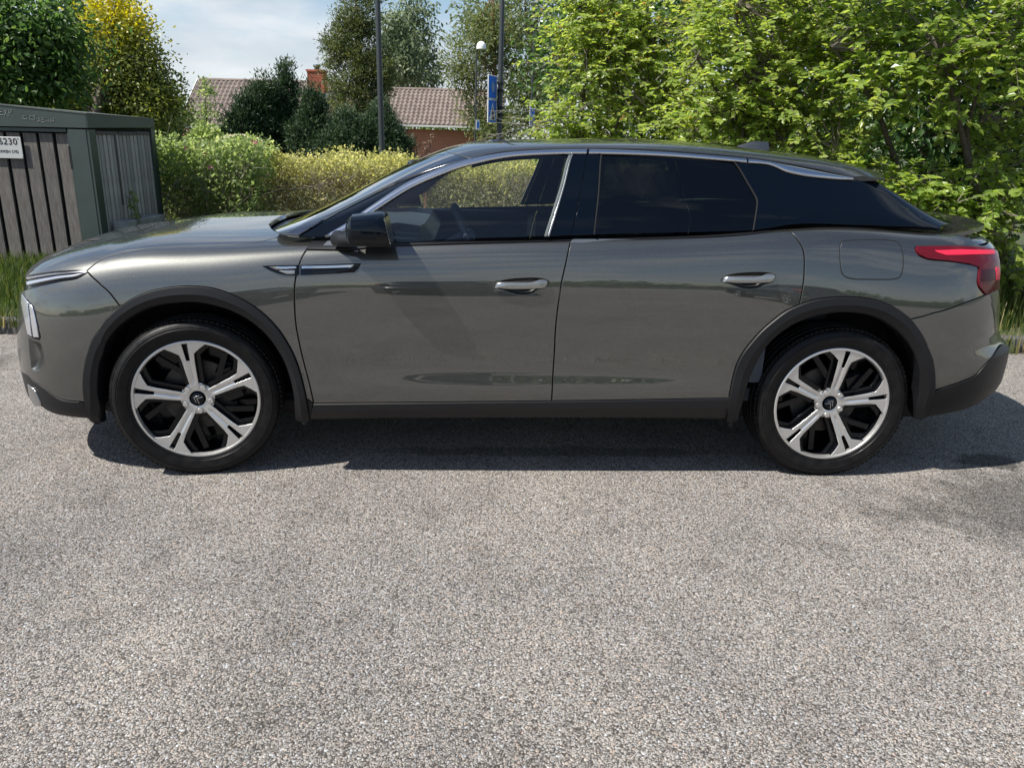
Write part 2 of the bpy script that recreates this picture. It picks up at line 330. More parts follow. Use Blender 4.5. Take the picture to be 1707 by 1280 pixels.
def upper(s, t):
    "windows, pillars and roof: t runs from below the belt line to the centre line"
    s = np.asarray(s, float); t = np.asarray(t, float)
    N = bspline_basis(9, t)
    w = (N * nat_spline(GS, GW, s)).sum(1); z = (N * nat_spline(GS, GZ, s)).sum(1)
    return np.stack([s, -w, z], -1)
BK = {
'fd_front': [(0.4917, 0.8663), (0.4755, 0.818), (0.4631, 0.7775), (0.4521, 0.7314), (0.4444, 0.6749), (0.4427, 0.6176), (0.4436, 0.5536), (0.452, 0.4937), (0.4631, 0.428), (0.4767, 0.3467), (0.4905, 0.2551), (0.499, 0.1836)],
'fd_rear': [(1.5816, 0.9204), (1.5594, 0.7917), (1.544, 0.7146), (1.5327, 0.6249), (1.5264, 0.5434), (1.5255, 0.4523), (1.5228, 0.3334), (1.5212, 0.2094)],
'rd_rear': [(2.5148, 0.9458), (2.514, 0.9262), (2.5389, 0.8775), (2.5554, 0.8429), (2.564, 0.8057), (2.566, 0.7694), (2.5664, 0.7219), (2.5627, 0.6761), (2.5584, 0.6412)],
'belt_f': [(0.4917, 0.8663), (0.6543, 0.8661), (0.8324, 0.8927), (1.0792, 0.9067), (1.3378, 0.9125), (1.5816, 0.9204)],
'belt_r': [(1.5816, 0.9204), (1.7765, 0.9236), (1.9691, 0.9228), (2.2225, 0.92), (2.3511, 0.9238), (2.426, 0.9325), (2.5148, 0.9458)],
'belt_q': [(2.5148, 0.9458), (2.5897, 0.9517), (2.6562, 0.9459), (2.9198, 0.945), (3.1488, 0.9573), (3.2602, 0.959)],
'sill_f': [(0.499, 0.1836), (0.8241, 0.1925), (1.1589, 0.2006), (1.5212, 0.2094)],
'sill_r': [(1.5212, 0.2094), (1.7582, 0.2154), (2.0224, 0.2215), (2.3048, 0.2304)],
'arch_f_out': [(-0.4043, 0.0878), (-0.4012, 0.191), (-0.3983, 0.2891), (-0.3902, 0.3864), (-0.3774, 0.4667), (-0.3584, 0.5282), (-0.3225, 0.5738), (-0.2613, 0.6187), (-0.1926, 0.6544), (-0.121, 0.6761), (-0.0432, 0.6892), (0.0341, 0.6927), (0.1061, 0.6868), (0.1726, 0.6681), (0.2361, 0.6403), (0.2941, 0.6057), (0.3399, 0.5679), (0.3805, 0.5235), (0.4158, 0.4657), (0.4393, 0.3993), (0.4574, 0.3035), (0.4702, 0.2072), (0.4749, 0.1383), (0.4739, 0.0899)],
'arch_f_in': [(-0.3927, 0.0379), (-0.3727, 0.1714), (-0.3715, 0.2547), (-0.3657, 0.3432), (-0.3567, 0.4216), (-0.3364, 0.4839), (-0.2901, 0.5345), (-0.2447, 0.5644), (-0.198, 0.589), (-0.1448, 0.61), (-0.0905, 0.6217), (-0.0271, 0.6296), (0.031, 0.6319), (0.0788, 0.6273), (0.1262, 0.6172), (0.1827, 0.6004), (0.2386, 0.5742), (0.2846, 0.5443), (0.3256, 0.508), (0.359, 0.4627), (0.3874, 0.4015), (0.4075, 0.3059), (0.4172, 0.2094), (0.4102, 0.0865)],
'arch_r_out': [(2.3098, 0.1038), (2.3017, 0.184), (2.3021, 0.2541), (2.3091, 0.3339), (2.3204, 0.4127), (2.3399, 0.4663), (2.3704, 0.5083), (2.4061, 0.5479), (2.451, 0.5846), (2.5012, 0.619), (2.5582, 0.6423), (2.6266, 0.6599), (2.6969, 0.6669), (2.7952, 0.6682), (2.8682, 0.6615), (2.9322, 0.6483), (2.9958, 0.624), (3.0592, 0.5907), (3.1024, 0.5528), (3.1432, 0.5088), (3.1624, 0.4616), (3.1736, 0.3994), (3.181, 0.3321), (3.1868, 0.2581), (3.1879, 0.1782), (3.1932, 0.0982)],
'arch_r_in': [(2.3671, 0.1037), (2.3636, 0.1605), (2.3707, 0.2194), (2.3765, 0.2858), (2.3869, 0.3525), (2.4078, 0.4252), (2.4339, 0.481), (2.4717, 0.5228), (2.5193, 0.5576), (2.5758, 0.5845), (2.6415, 0.6026), (2.7064, 0.6122), (2.7704, 0.6143), (2.8335, 0.6102), (2.8931, 0.5996), (2.9585, 0.5761), (3.0201, 0.5415), (3.0664, 0.5039), (3.106, 0.4586), (3.1289, 0.4114), (3.1463, 0.3529), (3.1536, 0.2954), (3.1576, 0.2351), (3.1604, 0.1639), (3.1686, 0.0848)],
'sill_bot_f': [(0.4739, 0.0899), (0.8194, 0.0964), (1.1594, 0.1016), (1.5273, 0.1072)],
'sill_bot_r': [(1.5273, 0.1072), (1.7683, 0.1074), (2.0375, 0.1069), (2.3098, 0.1038)],
'hood_edge': [(-0.3788, 0.7948), (-0.3502, 0.8453), (-0.2971, 0.8665), (-0.2021, 0.8756), (-0.1073, 0.8838), (0.0021, 0.89), (0.1022, 0.8932), (0.2016, 0.8998), (0.2656, 0.9109), (0.3095, 0.9249), (0.3391, 0.937), (0.3527, 0.948)],
'fender_top': [(0.3527, 0.948), (0.3892, 0.9454), (0.4275, 0.9428), (0.4692, 0.9413), (0.5077, 0.9397)],
'fd_up': [(0.5077, 0.9397), (0.5007, 0.9121), (0.4917, 0.8663)],
'hood_cowl': [(0.3527, 0.948), (0.3213, 0.9537), (0.2805, 0.9626), (0.2401, 0.9725), (0.2122, 0.9805)],
'bump_gap': [(-0.3753, 0.7881), (-0.3467, 0.7353), (-0.3017, 0.685), (-0.2587, 0.6208)],
'drl_top': [(-0.3788, 0.7948), (-0.4041, 0.8044), (-0.4561, 0.8152), (-0.5273, 0.8171), (-0.5902, 0.8156)],
'drl_bot': [(-0.3753, 0.7881), (-0.3989, 0.7657), (-0.4331, 0.7637), (-0.4891, 0.7546), (-0.5403, 0.7424)],
'lamp_low': [(-0.57, 0.7182), (-0.5318, 0.6902), (-0.507, 0.6607), (-0.4975, 0.6229), (-0.4899, 0.5708), (-0.4839, 0.5202), (-0.4879, 0.5087), (-0.5071, 0.5132), (-0.5264, 0.5231), (-0.5448, 0.6052), (-0.5708, 0.6787)],
'f_trim_top': [(-0.404, 0.208), (-0.4275, 0.2111), (-0.4518, 0.2172), (-0.4751, 0.2427), (-0.5005, 0.2827), (-0.5239, 0.3009), (-0.551, 0.3217)],
'f_trim_bot': [(-0.403, 0.0937), (-0.4454, 0.0985), (-0.483, 0.1069), (-0.51, 0.1282), (-0.5313, 0.1528)],
'f_silver': [(-0.5592, 0.2726), (-0.5315, 0.2571), (-0.5338, 0.2323), (-0.5593, 0.1817), (-0.5382, 0.2509), (-0.528, 0.2483), (-0.5176, 0.1778), (-0.5251, 0.1568), (-0.5609, 0.124), (-0.5746, 0.1752)],
'q_lamp': [(3.2894, 0.6768), (3.2641, 0.7115), (3.2591, 0.7394), (3.2649, 0.785), (3.2339, 0.8005), (3.1811, 0.8124), (3.1074, 0.8192), (3.0739, 0.8328), (3.0619, 0.8527), (3.068, 0.8658)],
'lamp_top': [(3.068, 0.8658), (3.1552, 0.8724), (3.2127, 0.8761), (3.2864, 0.872), (3.3648, 0.8586)],
'lamp': [(3.068, 0.8658), (3.1552, 0.8724), (3.2127, 0.8761), (3.2864, 0.872), (3.3514, 0.8612), (3.3931, 0.8441), (3.37, 0.8157), (3.3607, 0.7759), (3.3539, 0.7382), (3.355, 0.6903), (3.3166, 0.6825), (3.2893, 0.678), (3.2641, 0.7115), (3.2591, 0.7394), (3.2649, 0.785), (3.2339, 0.8005), (3.1811, 0.8124), (3.1074, 0.8192), (3.0739, 0.8328), (3.0619, 0.8527)],
'lamp_bar': [(3.1468, 0.8514), (3.2198, 0.8588), (3.3577, 0.8518), (3.3463, 0.8315), (3.2517, 0.8357), (3.1764, 0.8333), (3.1599, 0.8408)],
'lamp_block': [(3.2684, 0.7778), (3.3246, 0.7754), (3.3215, 0.7287), (3.2669, 0.7343)],
'lamp_strip': [(3.3286, 0.7797), (3.3512, 0.7771), (3.348, 0.7296), (3.3246, 0.7283)],
'rb_split': [(3.0592, 0.5907), (3.1349, 0.6076), (3.1814, 0.6258), (3.2311, 0.6529), (3.2894, 0.6768)],
'rb_lampbot': [(3.2894, 0.6768), (3.3166, 0.6825), (3.3507, 0.6887)],
'r_trim_top': [(3.1869, 0.2638), (3.2151, 0.2907), (3.2456, 0.3165), (3.2717, 0.3435), (3.2875, 0.3841), (3.306, 0.4203), (3.342, 0.4528), (3.3889, 0.4645)],
'r_trim_bot': [(3.1961, 0.0939), (3.25, 0.1108), (3.3071, 0.131), (3.3318, 0.1529), (3.3617, 0.1713)],
'fuel': [(2.7282, 0.8691), (2.8263, 0.8771), (2.9385, 0.8829), (2.9794, 0.8774), (2.9955, 0.8554), (3.0013, 0.8109), (2.999, 0.7706), (2.9893, 0.7462), (2.9626, 0.7375), (2.8544, 0.7327), (2.7688, 0.7341), (2.7362, 0.745), (2.7238, 0.7695), (2.7177, 0.8142), (2.719, 0.8493)],
'badge_f': [(0.3161, 0.7785), (0.3962, 0.7819), (0.4667, 0.7829), (0.4668, 0.7414), (0.4546, 0.7374), (0.4086, 0.7386), (0.3772, 0.746), (0.3481, 0.7587)],
'badge_f_chr': [(0.3454, 0.7737), (0.4012, 0.7754), (0.4558, 0.7761), (0.4559, 0.7669), (0.4159, 0.7641), (0.3747, 0.7619)],
'badge_f_low': [(0.3844, 0.7575), (0.4499, 0.7591), (0.4498, 0.7438), (0.4159, 0.7429)],
'badge_d': [(0.4715, 0.7829), (0.5664, 0.7863), (0.6394, 0.7903), (0.7174, 0.7934), (0.7077, 0.7716), (0.6906, 0.7534), (0.615, 0.7463), (0.5177, 0.741), (0.4716, 0.739)],
'badge_d_chr': [(0.4777, 0.7775), (0.5786, 0.7809), (0.6906, 0.7853), (0.676, 0.7731), (0.5786, 0.769), (0.4778, 0.7662)],
'h_f': [(1.2608, 0.696), (1.2692, 0.7101), (1.289, 0.7208), (1.3237, 0.7285), (1.3784, 0.733), (1.4407, 0.7346), (1.4759, 0.729), (1.4911, 0.721), (1.4903, 0.7071), (1.4769, 0.6955), (1.4421, 0.686), (1.4274, 0.6757), (1.3951, 0.6686), (1.36, 0.6694), (1.3297, 0.6771), (1.2996, 0.6859)],
'h_r': [(2.2151, 0.7311), (2.2231, 0.7434), (2.2426, 0.7532), (2.2776, 0.7595), (2.3331, 0.762), (2.3939, 0.7605), (2.4298, 0.7546), (2.4444, 0.7467), (2.4443, 0.733), (2.4326, 0.7226), (2.3978, 0.7148), (2.3834, 0.7064), (2.3509, 0.7015), (2.3152, 0.7031), (2.284, 0.7113), (2.2527, 0.7206)],
'hb_f': [(1.2645, 0.6949), (1.2742, 0.7137), (1.3164, 0.7174), (1.3787, 0.7173), (1.4361, 0.7205), (1.4534, 0.7277), (1.4835, 0.7244), (1.4862, 0.7186), (1.4841, 0.7048), (1.4744, 0.6966), (1.4369, 0.6928), (1.3794, 0.6905), (1.317, 0.6907)],
'hb_r': [(2.2191, 0.7293), (2.2279, 0.7467), (2.2708, 0.7493), (2.3341, 0.7477), (2.3897, 0.7488), (2.407, 0.7542), (2.4377, 0.7501), (2.4408, 0.7437), (2.4393, 0.7321), (2.4298, 0.7248), (2.392, 0.7225), (2.3362, 0.7226), (2.2727, 0.7241)],
'ws_near': [(0.4016, 0.2087), (0.506, 0.6582), (0.6138, 0.7919), (0.7494, 0.8134), (0.8915, 0.8019), (1.0446, 0.8211)],
'apil_low': [(0.4509, 0.1389), (0.5032, 0.3091), (0.5929, 0.5651), (0.6915, 0.6252), (0.8275, 0.6387), (0.957, 0.5988), (1.0524, 0.5599), (1.1525, 0.5305)],
'chr_f_top': [(0.564, 0.0941), (0.6462, 0.2227), (0.7417, 0.4001), (0.8634, 0.52), (0.9461, 0.5354), (1.0147, 0.5271), (1.0886, 0.5225), (1.1615, 0.5205), (1.2526, 0.5183), (1.3402, 0.5185), (1.4979, 0.5093), (1.6616, 0.4985)],
'chr_f_bot': [(0.5989, 0.0847), (0.6728, 0.1549), (0.7682, 0.3052), (0.8906, 0.4197), (0.9606, 0.4319), (1.016, 0.4256), (1.0943, 0.4268), (1.1744, 0.4247), (1.2574, 0.4347), (1.3395, 0.4442), (1.4966, 0.4365), (1.6585, 0.4256)],
'chr_r_top': [(1.6721, 0.4979), (1.8311, 0.4774), (1.9908, 0.4624), (2.1778, 0.4466), (2.3594, 0.4457)],
'chr_r_bot': [(1.6689, 0.4251), (1.8291, 0.4147), (1.9886, 0.4041), (2.1753, 0.3914), (2.3591, 0.3892)],
'chr_q_top': [(2.3675, 0.4458), (2.4618, 0.4382), (2.5673, 0.4162), (2.6661, 0.3933), (2.7612, 0.3792), (2.8499, 0.381)],
'chr_q_bot': [(2.367, 0.3875), (2.4591, 0.3913), (2.5375, 0.3322), (2.6161, 0.3134), (2.6941, 0.3136), (2.7856, 0.328), (2.8479, 0.3561)],
'win_bot_f': [(0.5994, 0.0729), (0.7089, 0.0385), (0.8322, 0.0216), (1.0791, 0.0209), (1.3372, 0.0205), (1.4669, 0.0224), (1.577, 0.024)],
'win_bot_r': [(1.5795, 0.0233), (1.6801, 0.0258), (1.9303, 0.0291), (2.2218, 0.0317), (2.3521, 0.034), (2.4237, 0.0395), (2.4964, 0.0485)],
'win_bot_q': [(2.499, 0.0485), (2.591, 0.0544), (2.8316, 0.0525), (3.0259, 0.0602), (3.2301, 0.1006)],
'bp_l': [(1.5831, 0.4194), (1.5441, 0.1986), (1.5056, 0.0942), (1.4694, 0.0224)],
'bp_r': [(1.6026, 0.4224), (1.5645, 0.198), (1.5283, 0.0939), (1.4931, 0.0222)],
'gap_u': [(1.6644, 0.4562), (1.6457, 0.2543), (1.6149, 0.1129), (1.5846, 0.0247)],
'rw_front': [(1.7207, 0.4124), (1.7009, 0.157), (1.6763, 0.0258)],
'rw_rear': [(2.3051, 0.3802), (2.3492, 0.2336), (2.3786, 0.1598), (2.385, 0.1383), (2.3701, 0.0778), (2.3547, 0.0339)],
'c_gap': [(2.3612, 0.4055), (2.4001, 0.2666), (2.4412, 0.1696), (2.469, 0.1019), (2.4977, 0.0485)],
'q_rear': [(2.8479, 0.3561), (2.8755, 0.3782), (2.957, 0.3274), (3.0478, 0.2843), (3.1457, 0.2183), (3.2301, 0.1006)],
'rail_low': [(1.155, 0.5276), (1.2528, 0.554), (1.3409, 0.5701), (1.4992, 0.5622), (1.6659, 0.5436), (1.8334, 0.5291), (1.9936, 0.517), (2.1802, 0.4912), (2.3619, 0.4845), (2.4641, 0.4733), (2.5695, 0.4498), (2.6681, 0.4228), (2.7629, 0.4023), (2.8593, 0.3908)],
'roof_front': [(1.1525, 0.5305), (1.0446, 0.8211)],
'spoil_line': [(2.8593, 0.3908), (2.8293, 0.5063), (2.8104, 0.6785)],
'lamp_unit_a': [(-0.5692, 0.7152), (-0.5312, 0.6845), (-0.5283, 0.6674), (-0.517, 0.5911), (-0.51, 0.5228), (-0.5262, 0.5308), (-0.5415, 0.6027), (-0.5651, 0.6733)],
'lamp_unit_b': [(-0.5237, 0.6775), (-0.5079, 0.6565), (-0.4995, 0.6201), (-0.4928, 0.5707), (-0.4874, 0.5224), (-0.5048, 0.5209), (-0.5123, 0.5915)],
'scoop': [(-0.5266, 0.5154), (-0.5053, 0.5059), (-0.4881, 0.5016), (-0.4814, 0.4715), (-0.4791, 0.4324), (-0.4824, 0.4031), (-0.4911, 0.3831), (-0.505, 0.3672), (-0.5224, 0.3672), (-0.5237, 0.4177)]}
def cat_rom(P, step=.012):
    P = np.asarray(P, float)
    if len(P) < 3: 
        n = max(2, int(np.hypot(*(P[1] - P[0])) / step) + 1); return P[0] + (P[1] - P[0]) * np.linspace(0, 1, n)[:, None]
    Q = np.vstack([2 * P[0] - P[1], P, 2 * P[-1] - P[-2]]); outp = []
    for i in range(1, len(Q) - 2):
        p0, p1, p2, p3 = Q[i - 1:i + 3]; n = max(2, int(np.linalg.norm(p2 - p1) / step) + 1)
        # centripetal parameterisation keeps unevenly spaced points smooth
        t0 = 0; t1 = t0 + max(np.linalg.norm(p1 - p0), 1e-6) ** .5; t2 = t1 + max(np.linalg.norm(p2 - p1), 1e-6) ** .5; t3 = t2 + max(np.linalg.norm(p3 - p2), 1e-6) ** .5
        t = np.linspace(t1, t2, n, endpoint=False)[:, None]
        A1 = (t1 - t) / (t1 - t0) * p0 + (t - t0) / (t1 - t0) * p1; A2 = (t2 - t) / (t2 - t1) * p1 + (t - t1) / (t2 - t1) * p2; A3 = (t3 - t) / (t3 - t2) * p2 + (t - t2) / (t3 - t2) * p3
        B1 = (t2 - t) / (t2 - t0) * A1 + (t - t0) / (t2 - t0) * A2; B2 = (t3 - t) / (t3 - t1) * A2 + (t - t1) / (t3 - t1) * A3
        outp.append((t2 - t) / (t2 - t1) * B1 + (t - t1) / (t2 - t1) * B2)
    outp.append(P[-1:]); return np.vstack(outp)
def C(n, rev=False, step=.012):
    c = cat_rom(BK[n], step) if isinstance(n, str) else cat_rom(np.array(n, float), step)
    return c[::-1] if rev else c
def poly(*cs):
    P = []
    for c in cs:
        c = C(c) if isinstance(c, (str, list)) else c
        P.append(c)
    P = np.vstack(P); keep = [0]
    for i in range(1, len(P)):
        if np.linalg.norm(P[i] - P[keep[-1]]) > 1e-3: keep.append(i)
    if np.linalg.norm(P[keep[0]] - P[keep[-1]]) < 1e-3: keep.pop()
    return P[keep]
def frame(fn, q, off=0.):
    "point, tangents and outward normal of a surface at parameters q"
    h = 1e-4; s = q[:, 0]; t = np.clip(q[:, 1], h, 1 - h)
    P = fn(s, q[:, 1]); a = (fn(s + h, t) - fn(s - h, t)) / (2 * h); b = (fn(s, t + h) - fn(s, t - h)) / (2 * h)
    n = np.cross(a, b); l = np.linalg.norm(n, axis=1, keepdims=True); n = np.where(l > 1e-9, n / np.maximum(l, 1e-9), [0, -1, 0])
    return P + n * off, a, b, n
def inside(P, q):
    x, y = q[:, 0], q[:, 1]; r = np.zeros(len(q), bool); x1, y1 = P[:, 0], P[:, 1]; x2, y2 = np.roll(x1, -1), np.roll(y1, -1)
    for a, b, c, d in zip(x1, y1, x2, y2):
        m = (b > y) != (d > y); r ^= m & (x < (c - a) * (y - b) / (d - b + 1e-30) + a)
    return r
MIR = np.array([1., -1., 1.])
def straight(n, step=.012):
    c = np.array(n if not isinstance(n, str) else BK[n], float); return poly(*[cat_rom(np.array([c[i], c[(i + 1) % len(c)]]), step) for i in range(len(c))])

def panel_mesh(fn, P, off=0., gap=.0022, lip=.018, h=.03, seam=None, holes=()):
    P = np.asarray(P, float); ar = 0.5 * np.sum(P[:, 0] * np.roll(P[:, 1], -1) - np.roll(P[:, 0], -1) * P[:, 1])
    if ar < 0: P = P[::-1]
    if seam is None: seam = lambda q: (q[:, 1] > .9995) | (q[:, 0] < -.9495) | (q[:, 0] > 3.7995)
    free = ~seam(P)
    X, a, b, n = frame(fn, P)
    tg = np.roll(X, -1, 0) - np.roll(X, 1, 0)
    for i in range(len(P)):          # next to a seam use the one-sided tangent
        if free[i] and not free[(i + 1) % len(P)]: tg[i] = X[i] - X[i - 1]
        elif free[i] and not free[i - 1]: tg[i] = X[(i + 1) % len(P)] - X[i]
    tg /= np.maximum(np.linalg.norm(tg, axis=1, keepdims=True), 1e-9)
    inw = np.cross(n, tg); inw /= np.maximum(np.linalg.norm(inw, axis=1, keepdims=True), 1e-9)
    Q = P.copy(); r = .0022
    for i in np.where(free)[0]:
        J = np.stack([a[i], b[i]], 1); d, *_ = np.linalg.lstsq(J, inw[i] * (gap + r), rcond=1e-3)
        st = np.linalg.norm(d); Q[i] = P[i] + d * min(1, .03 / max(st, 1e-9))
    sc = np.array([1., 1.6])
    g0, g1 = Q.min(0), Q.max(0)
    gx, gy = np.meshgrid(np.arange(g0[0], g1[0], h), np.arange(g0[1], g1[1], h / 1.6), indexing='ij')
    G = np.stack([gx.ravel() + h * .5 * (np.arange(gx.size) % 2), gy.ravel()], 1)
    G = G[inside(Q, G)]
    if len(G):
        d = np.full(len(G), 9.)
        A = Q * sc; B = np.roll(A, -1, 0); g = G * sc
        for p, q in zip(A, B):
            e = q - p; t = np.clip(((g - p) @ e) / max(e @ e, 1e-12), 0, 1); d = np.minimum(d, np.linalg.norm(g - p - t[:, None] * e, axis=1))
        G = G[d > h * .35]
    nb = len(Q); extra = [np.zeros((0, 2))]; ed = [(i, (i + 1) % nb) for i in range(nb)]; k0 = nb
    for H in holes:
        m = len(H); ed += [(k0 + i, k0 + (i + 1) % m) for i in range(m)]; k0 += m; extra.append(np.asarray(H))
        c = H.mean(0); G = G[~inside(c + (H - c) * 1.12, G)]
    vin = [Vector(p) for p in (np.vstack([Q] + extra + [G]) * sc)]
    vo, eo, fo, ov, oe, of = delaunay_2d_cdt(vin, ed, [], 1, 1e-6)
    q = np.array([(v.x, v.y) for v in vo]) / sc
    if holes:
        fo = [f for f in fo if not any(inside(np.asarray(H), q[list(f)].mean(0)[None])[0] for H in holes)]
    back = {}
    for i, src in enumerate(ov):
        for k in src: back[k] = i
    V, _, _, N = frame(fn, q, off); F = [tuple(f) for f in fo]
    # turn faces outwards
    nf = []
    for f in F:
        c = np.cross(V[f[1]] - V[f[0]], V[f[2]] - V[f[0]]); nf.append(f if c @ N[f[0]] >= 0 else f[::-1])
    F = nf; NV = list(V); NN = list(N); mi = [0] * len(F)
    if lip:
        i1, i2 = {}, {}
        for i in range(nb):
            if i not in back: continue
            k = back[i]; o = -inw[i] if free[i] else np.zeros(3)
            if free[i] or free[i - 1] or free[(i + 1) % nb]:
                i1[i] = len(NV); NV.append(X[i] + n[i] * (off - r) - o * 0 + o * -gap); NN.append(o * .95 + n[i] * .3 if free[i] else n[i])
                i2[i] = len(NV); NV.append(X[i] + n[i] * (off - r - lip) + o * -gap); NN.append(o if free[i] else n[i])
        for i in range(nb):
            j = (i + 1) % nb
            if not (free[i] or free[j]) or i not in i1 or j not in i1: continue
            if not (free[i] and free[j]):
                pass
            A, B = back[i], back[j]
            if A != B: F.append((B, A, i1[i], i1[j])); mi.append(0)
            F.append((i1[j], i1[i], i2[i], i2[j])); mi.append(1)
    NN = np.array(NN); NN /= np.maximum(np.linalg.norm(NN, axis=1, keepdims=True), 1e-9)
    return np.array(NV), F, NN, mi
def emit(name, parent, V, F, N, mi, mat, both):
    mats = mat if isinstance(mat, (list, tuple)) else [mat, mat]
    if both == 'join':
        k = len(V); V2 = np.vstack([V, V * MIR]); N2 = np.vstack([N, N * MIR]); F2 = F + [tuple(i + k for i in f[::-1]) for f in F]
        return mesh_obj(name, V2, F2, mats, parent, normals=N2, midx=mi + mi)
    o = mesh_obj(name, V, F, mats, parent, normals=N, midx=mi)
    if both:
        p2 = both if isinstance(both, bpy.types.Object) else parent
        o2 = mesh_obj(name, V * MIR, [f[::-1] for f in F], mats, p2, normals=N * MIR, midx=mi)
        return o, o2
    return o
def panel(name, parent, fn, P, mat, both=True, **k):
    V, F, N, mi = panel_mesh(fn, P, **k); return emit(name, parent, V, F, N, mi, mat, both)
def strip(name, parent, fn, A, B, prof, mat, both=True, n=90, angle=40, ends=True):
    "band between two curves with a cross profile of (share of the width, height)"
    def res(c):
        c = C(c, step=.006) if isinstance(c, (str, list)) else c
        X = fn(c[:, 0], c[:, 1]); d = np.concatenate([[0], np.cumsum(np.linalg.norm(np.diff(X, axis=0), axis=1))]); u = np.linspace(0, d[-1], n)
        return np.stack([np.interp(u, d, c[:, 0]), np.interp(u, d, c[:, 1])], 1)
    A, B = res(A), res(B); m = len(prof); V = []
    PA = frame(fn, A); PB = frame(fn, B)
    for fr, hgt in prof:
        q = A + (B - A) * min(max(fr, 0), 1); X, _, _, nn = frame(fn, q)
        V.append(X + nn * hgt)
    V = np.stack(V, 1).reshape(-1, 3); F = []
    for i in range(n - 1):
        for j in range(m - 1): F.append((i * m + j, i * m + j + 1, (i + 1) * m + j + 1, (i + 1) * m + j))
    if ends: F += [tuple(range(m)), tuple((n - 1) * m + j for j in range(m))[::-1]]
    # outward check at the middle
    f = F[(n // 2) * (m - 1) + m // 2]; c = np.cross(V[f[1]] - V[f[0]], V[f[2]] - V[f[0]])
    if c @ frame(fn, (A + B)[n // 2:n // 2 + 1] / 2)[3][0] < 0: F = [g[::-1] for g in F]
    o = mesh_obj(name, V, F, mat, parent, angle=angle)
    if both: return o, mesh_obj(name, V * MIR, [g[::-1] for g in F], mat, both if isinstance(both, bpy.types.Object) else parent, angle=angle)
    return o

# ---------------------------------------------------------------- the car
car = root('parked_car', (0, 0, 0), 'dark olive grey metallic five-door car parked side-on on the gravelly asphalt', 'car')
def tsec(s, z):
    "t of the lower body where the section at s has height z"
    t = np.linspace(0, .95, 600); return float(np.interp(z, lower(np.full(600, s), t)[:, 2], t))
tip = lambda t0, t1, s=-.95: np.array([[s, t] for t in np.linspace(t0, t1, 24)])
rev = lambda n: C(n, True)
pt = lambda n, i: BK[n][i]
# hood
hood_front = C([tuple(p) for p in BK['drl_top']] + [(-.72, .8125), (-.85, .812), (-.95, .812)])
hood = panel('hood', car, lower, poly(hood_front, tip(.812, 1.), C([(-.95, 1.), (-.4, 1.), (.2, 1.)], step=.03), C([(.2, 1.), (.2005, .9905)] + [tuple(p) for p in BK['hood_cowl'][::-1]]), rev('hood_edge')), MT['paint'], both='join')
# front fenders
panel('front_fender', car, lower, poly('hood_edge', 'fender_top', 'fd_up', 'fd_front', np.array([pt('fd_front', -1), pt('arch_f_out', -3)]), C([tuple(p) for p in BK['arch_f_out']][6:-2], True), rev('bump_gap'), np.array([pt('bump_gap', 0), pt('hood_edge', 0)])), MT['paint'])
# front bumper
fb_top = C([tuple(p) for p in BK['drl_bot']] + [(-.80, .70), (-.95, .70)]); fb_bot = C([tuple(p) for p in BK['f_trim_top']] + [(-.75, .30), (-.86, .31), (-.95, .31)])
bumper = panel('front_bumper', car, lower, poly('bump_gap', C([tuple(p) for p in BK['arch_f_out']][1:8], True), fb_bot, tip(.31, .70), fb_top[::-1]), MT['paint'], both='join', holes=[poly(C([tuple(p) for p in BK['scoop']] + [tuple(BK['scoop'][0])], step=.01))])
ft_bot = C([tuple(p) for p in BK['f_trim_bot']] + [(-.66, .155), (-.80, .16), (-.95, .16)])
panel('front_bumper_trim', car, lower, poly(fb_bot, tip(.31, .16), ft_bot[::-1], np.array([pt('f_trim_bot', 0), pt('f_trim_top', 0)])), MT['plastic'], both='join')
panel('silver_bumper_insert', car, lower, straight('f_silver'), MT['silver'], off=.004, lip=.004, gap=0, h=.02)
panel('grille', car, lower, poly(hood_front, tip(.812, .70), fb_top[::-1]), MT['gloss'], both='join', off=-.012, gap=0, lip=.0)
for k, (f0, f1, hh, mt) in enumerate([(.14, .27, .004, 'lampwhite'), (.46, .74, .004, 'lampwhite')]):
    A = cat_rom(BK['drl_top']); B = cat_rom(BK['drl_bot'])
    ia = np.linspace(0, 1, 40)[:, None]
    ra = np.stack([np.interp(ia[:, 0], np.linspace(0, 1, len(A)), A[:, j]) for j in (0, 1)], 1); rb = np.stack([np.interp(ia[:, 0], np.linspace(0, 1, len(B)), B[:, j]) for j in (0, 1)], 1)
    P = poly(ra + (rb - ra) * f0, (ra + (rb - ra) * f1)[::-1])
    panel('daytime_light', car, lower, P, MT['lampwhite'], off=.002, gap=.001, lip=.012, h=.02)
hl = panel('headlight', car, lower, poly(np.array(BK['lamp_low'])), MT['gloss'], off=.002, gap=0, lip=.01, h=.02)
for q, side in zip(hl, (1, -1)):
    for key in ('lamp_unit_a', 'lamp_unit_b'):
        V, F, N, mi = panel_mesh(lower, poly(np.array(BK[key])), off=.005, gap=0, lip=.004, h=.02)
        mesh_obj('light_unit', V if side == 1 else V * MIR, F if side == 1 else [f[::-1] for f in F], [MT['lampwhite']] * 2, q, normals=N if side == 1 else N * MIR, midx=mi)
# doors
def closed(n): return poly(C([tuple(p) for p in BK[n]] + [tuple(BK[n][0])], step=.008))
fd = panel('front_door', car, lower, poly('belt_f', 'fd_rear', rev('sill_f'), rev('fd_front')), MT['paint'], holes=[closed('h_f')])
ar_f = [tuple(p) for p in BK['arch_r_out']]
rd = panel('rear_door', car, lower, poly('belt_r', 'rd_rear', C([ar_f[10]] + ar_f[2:10][::-1]), rev('sill_r'), rev('fd_rear')), MT['paint'], holes=[closed('h_r')])
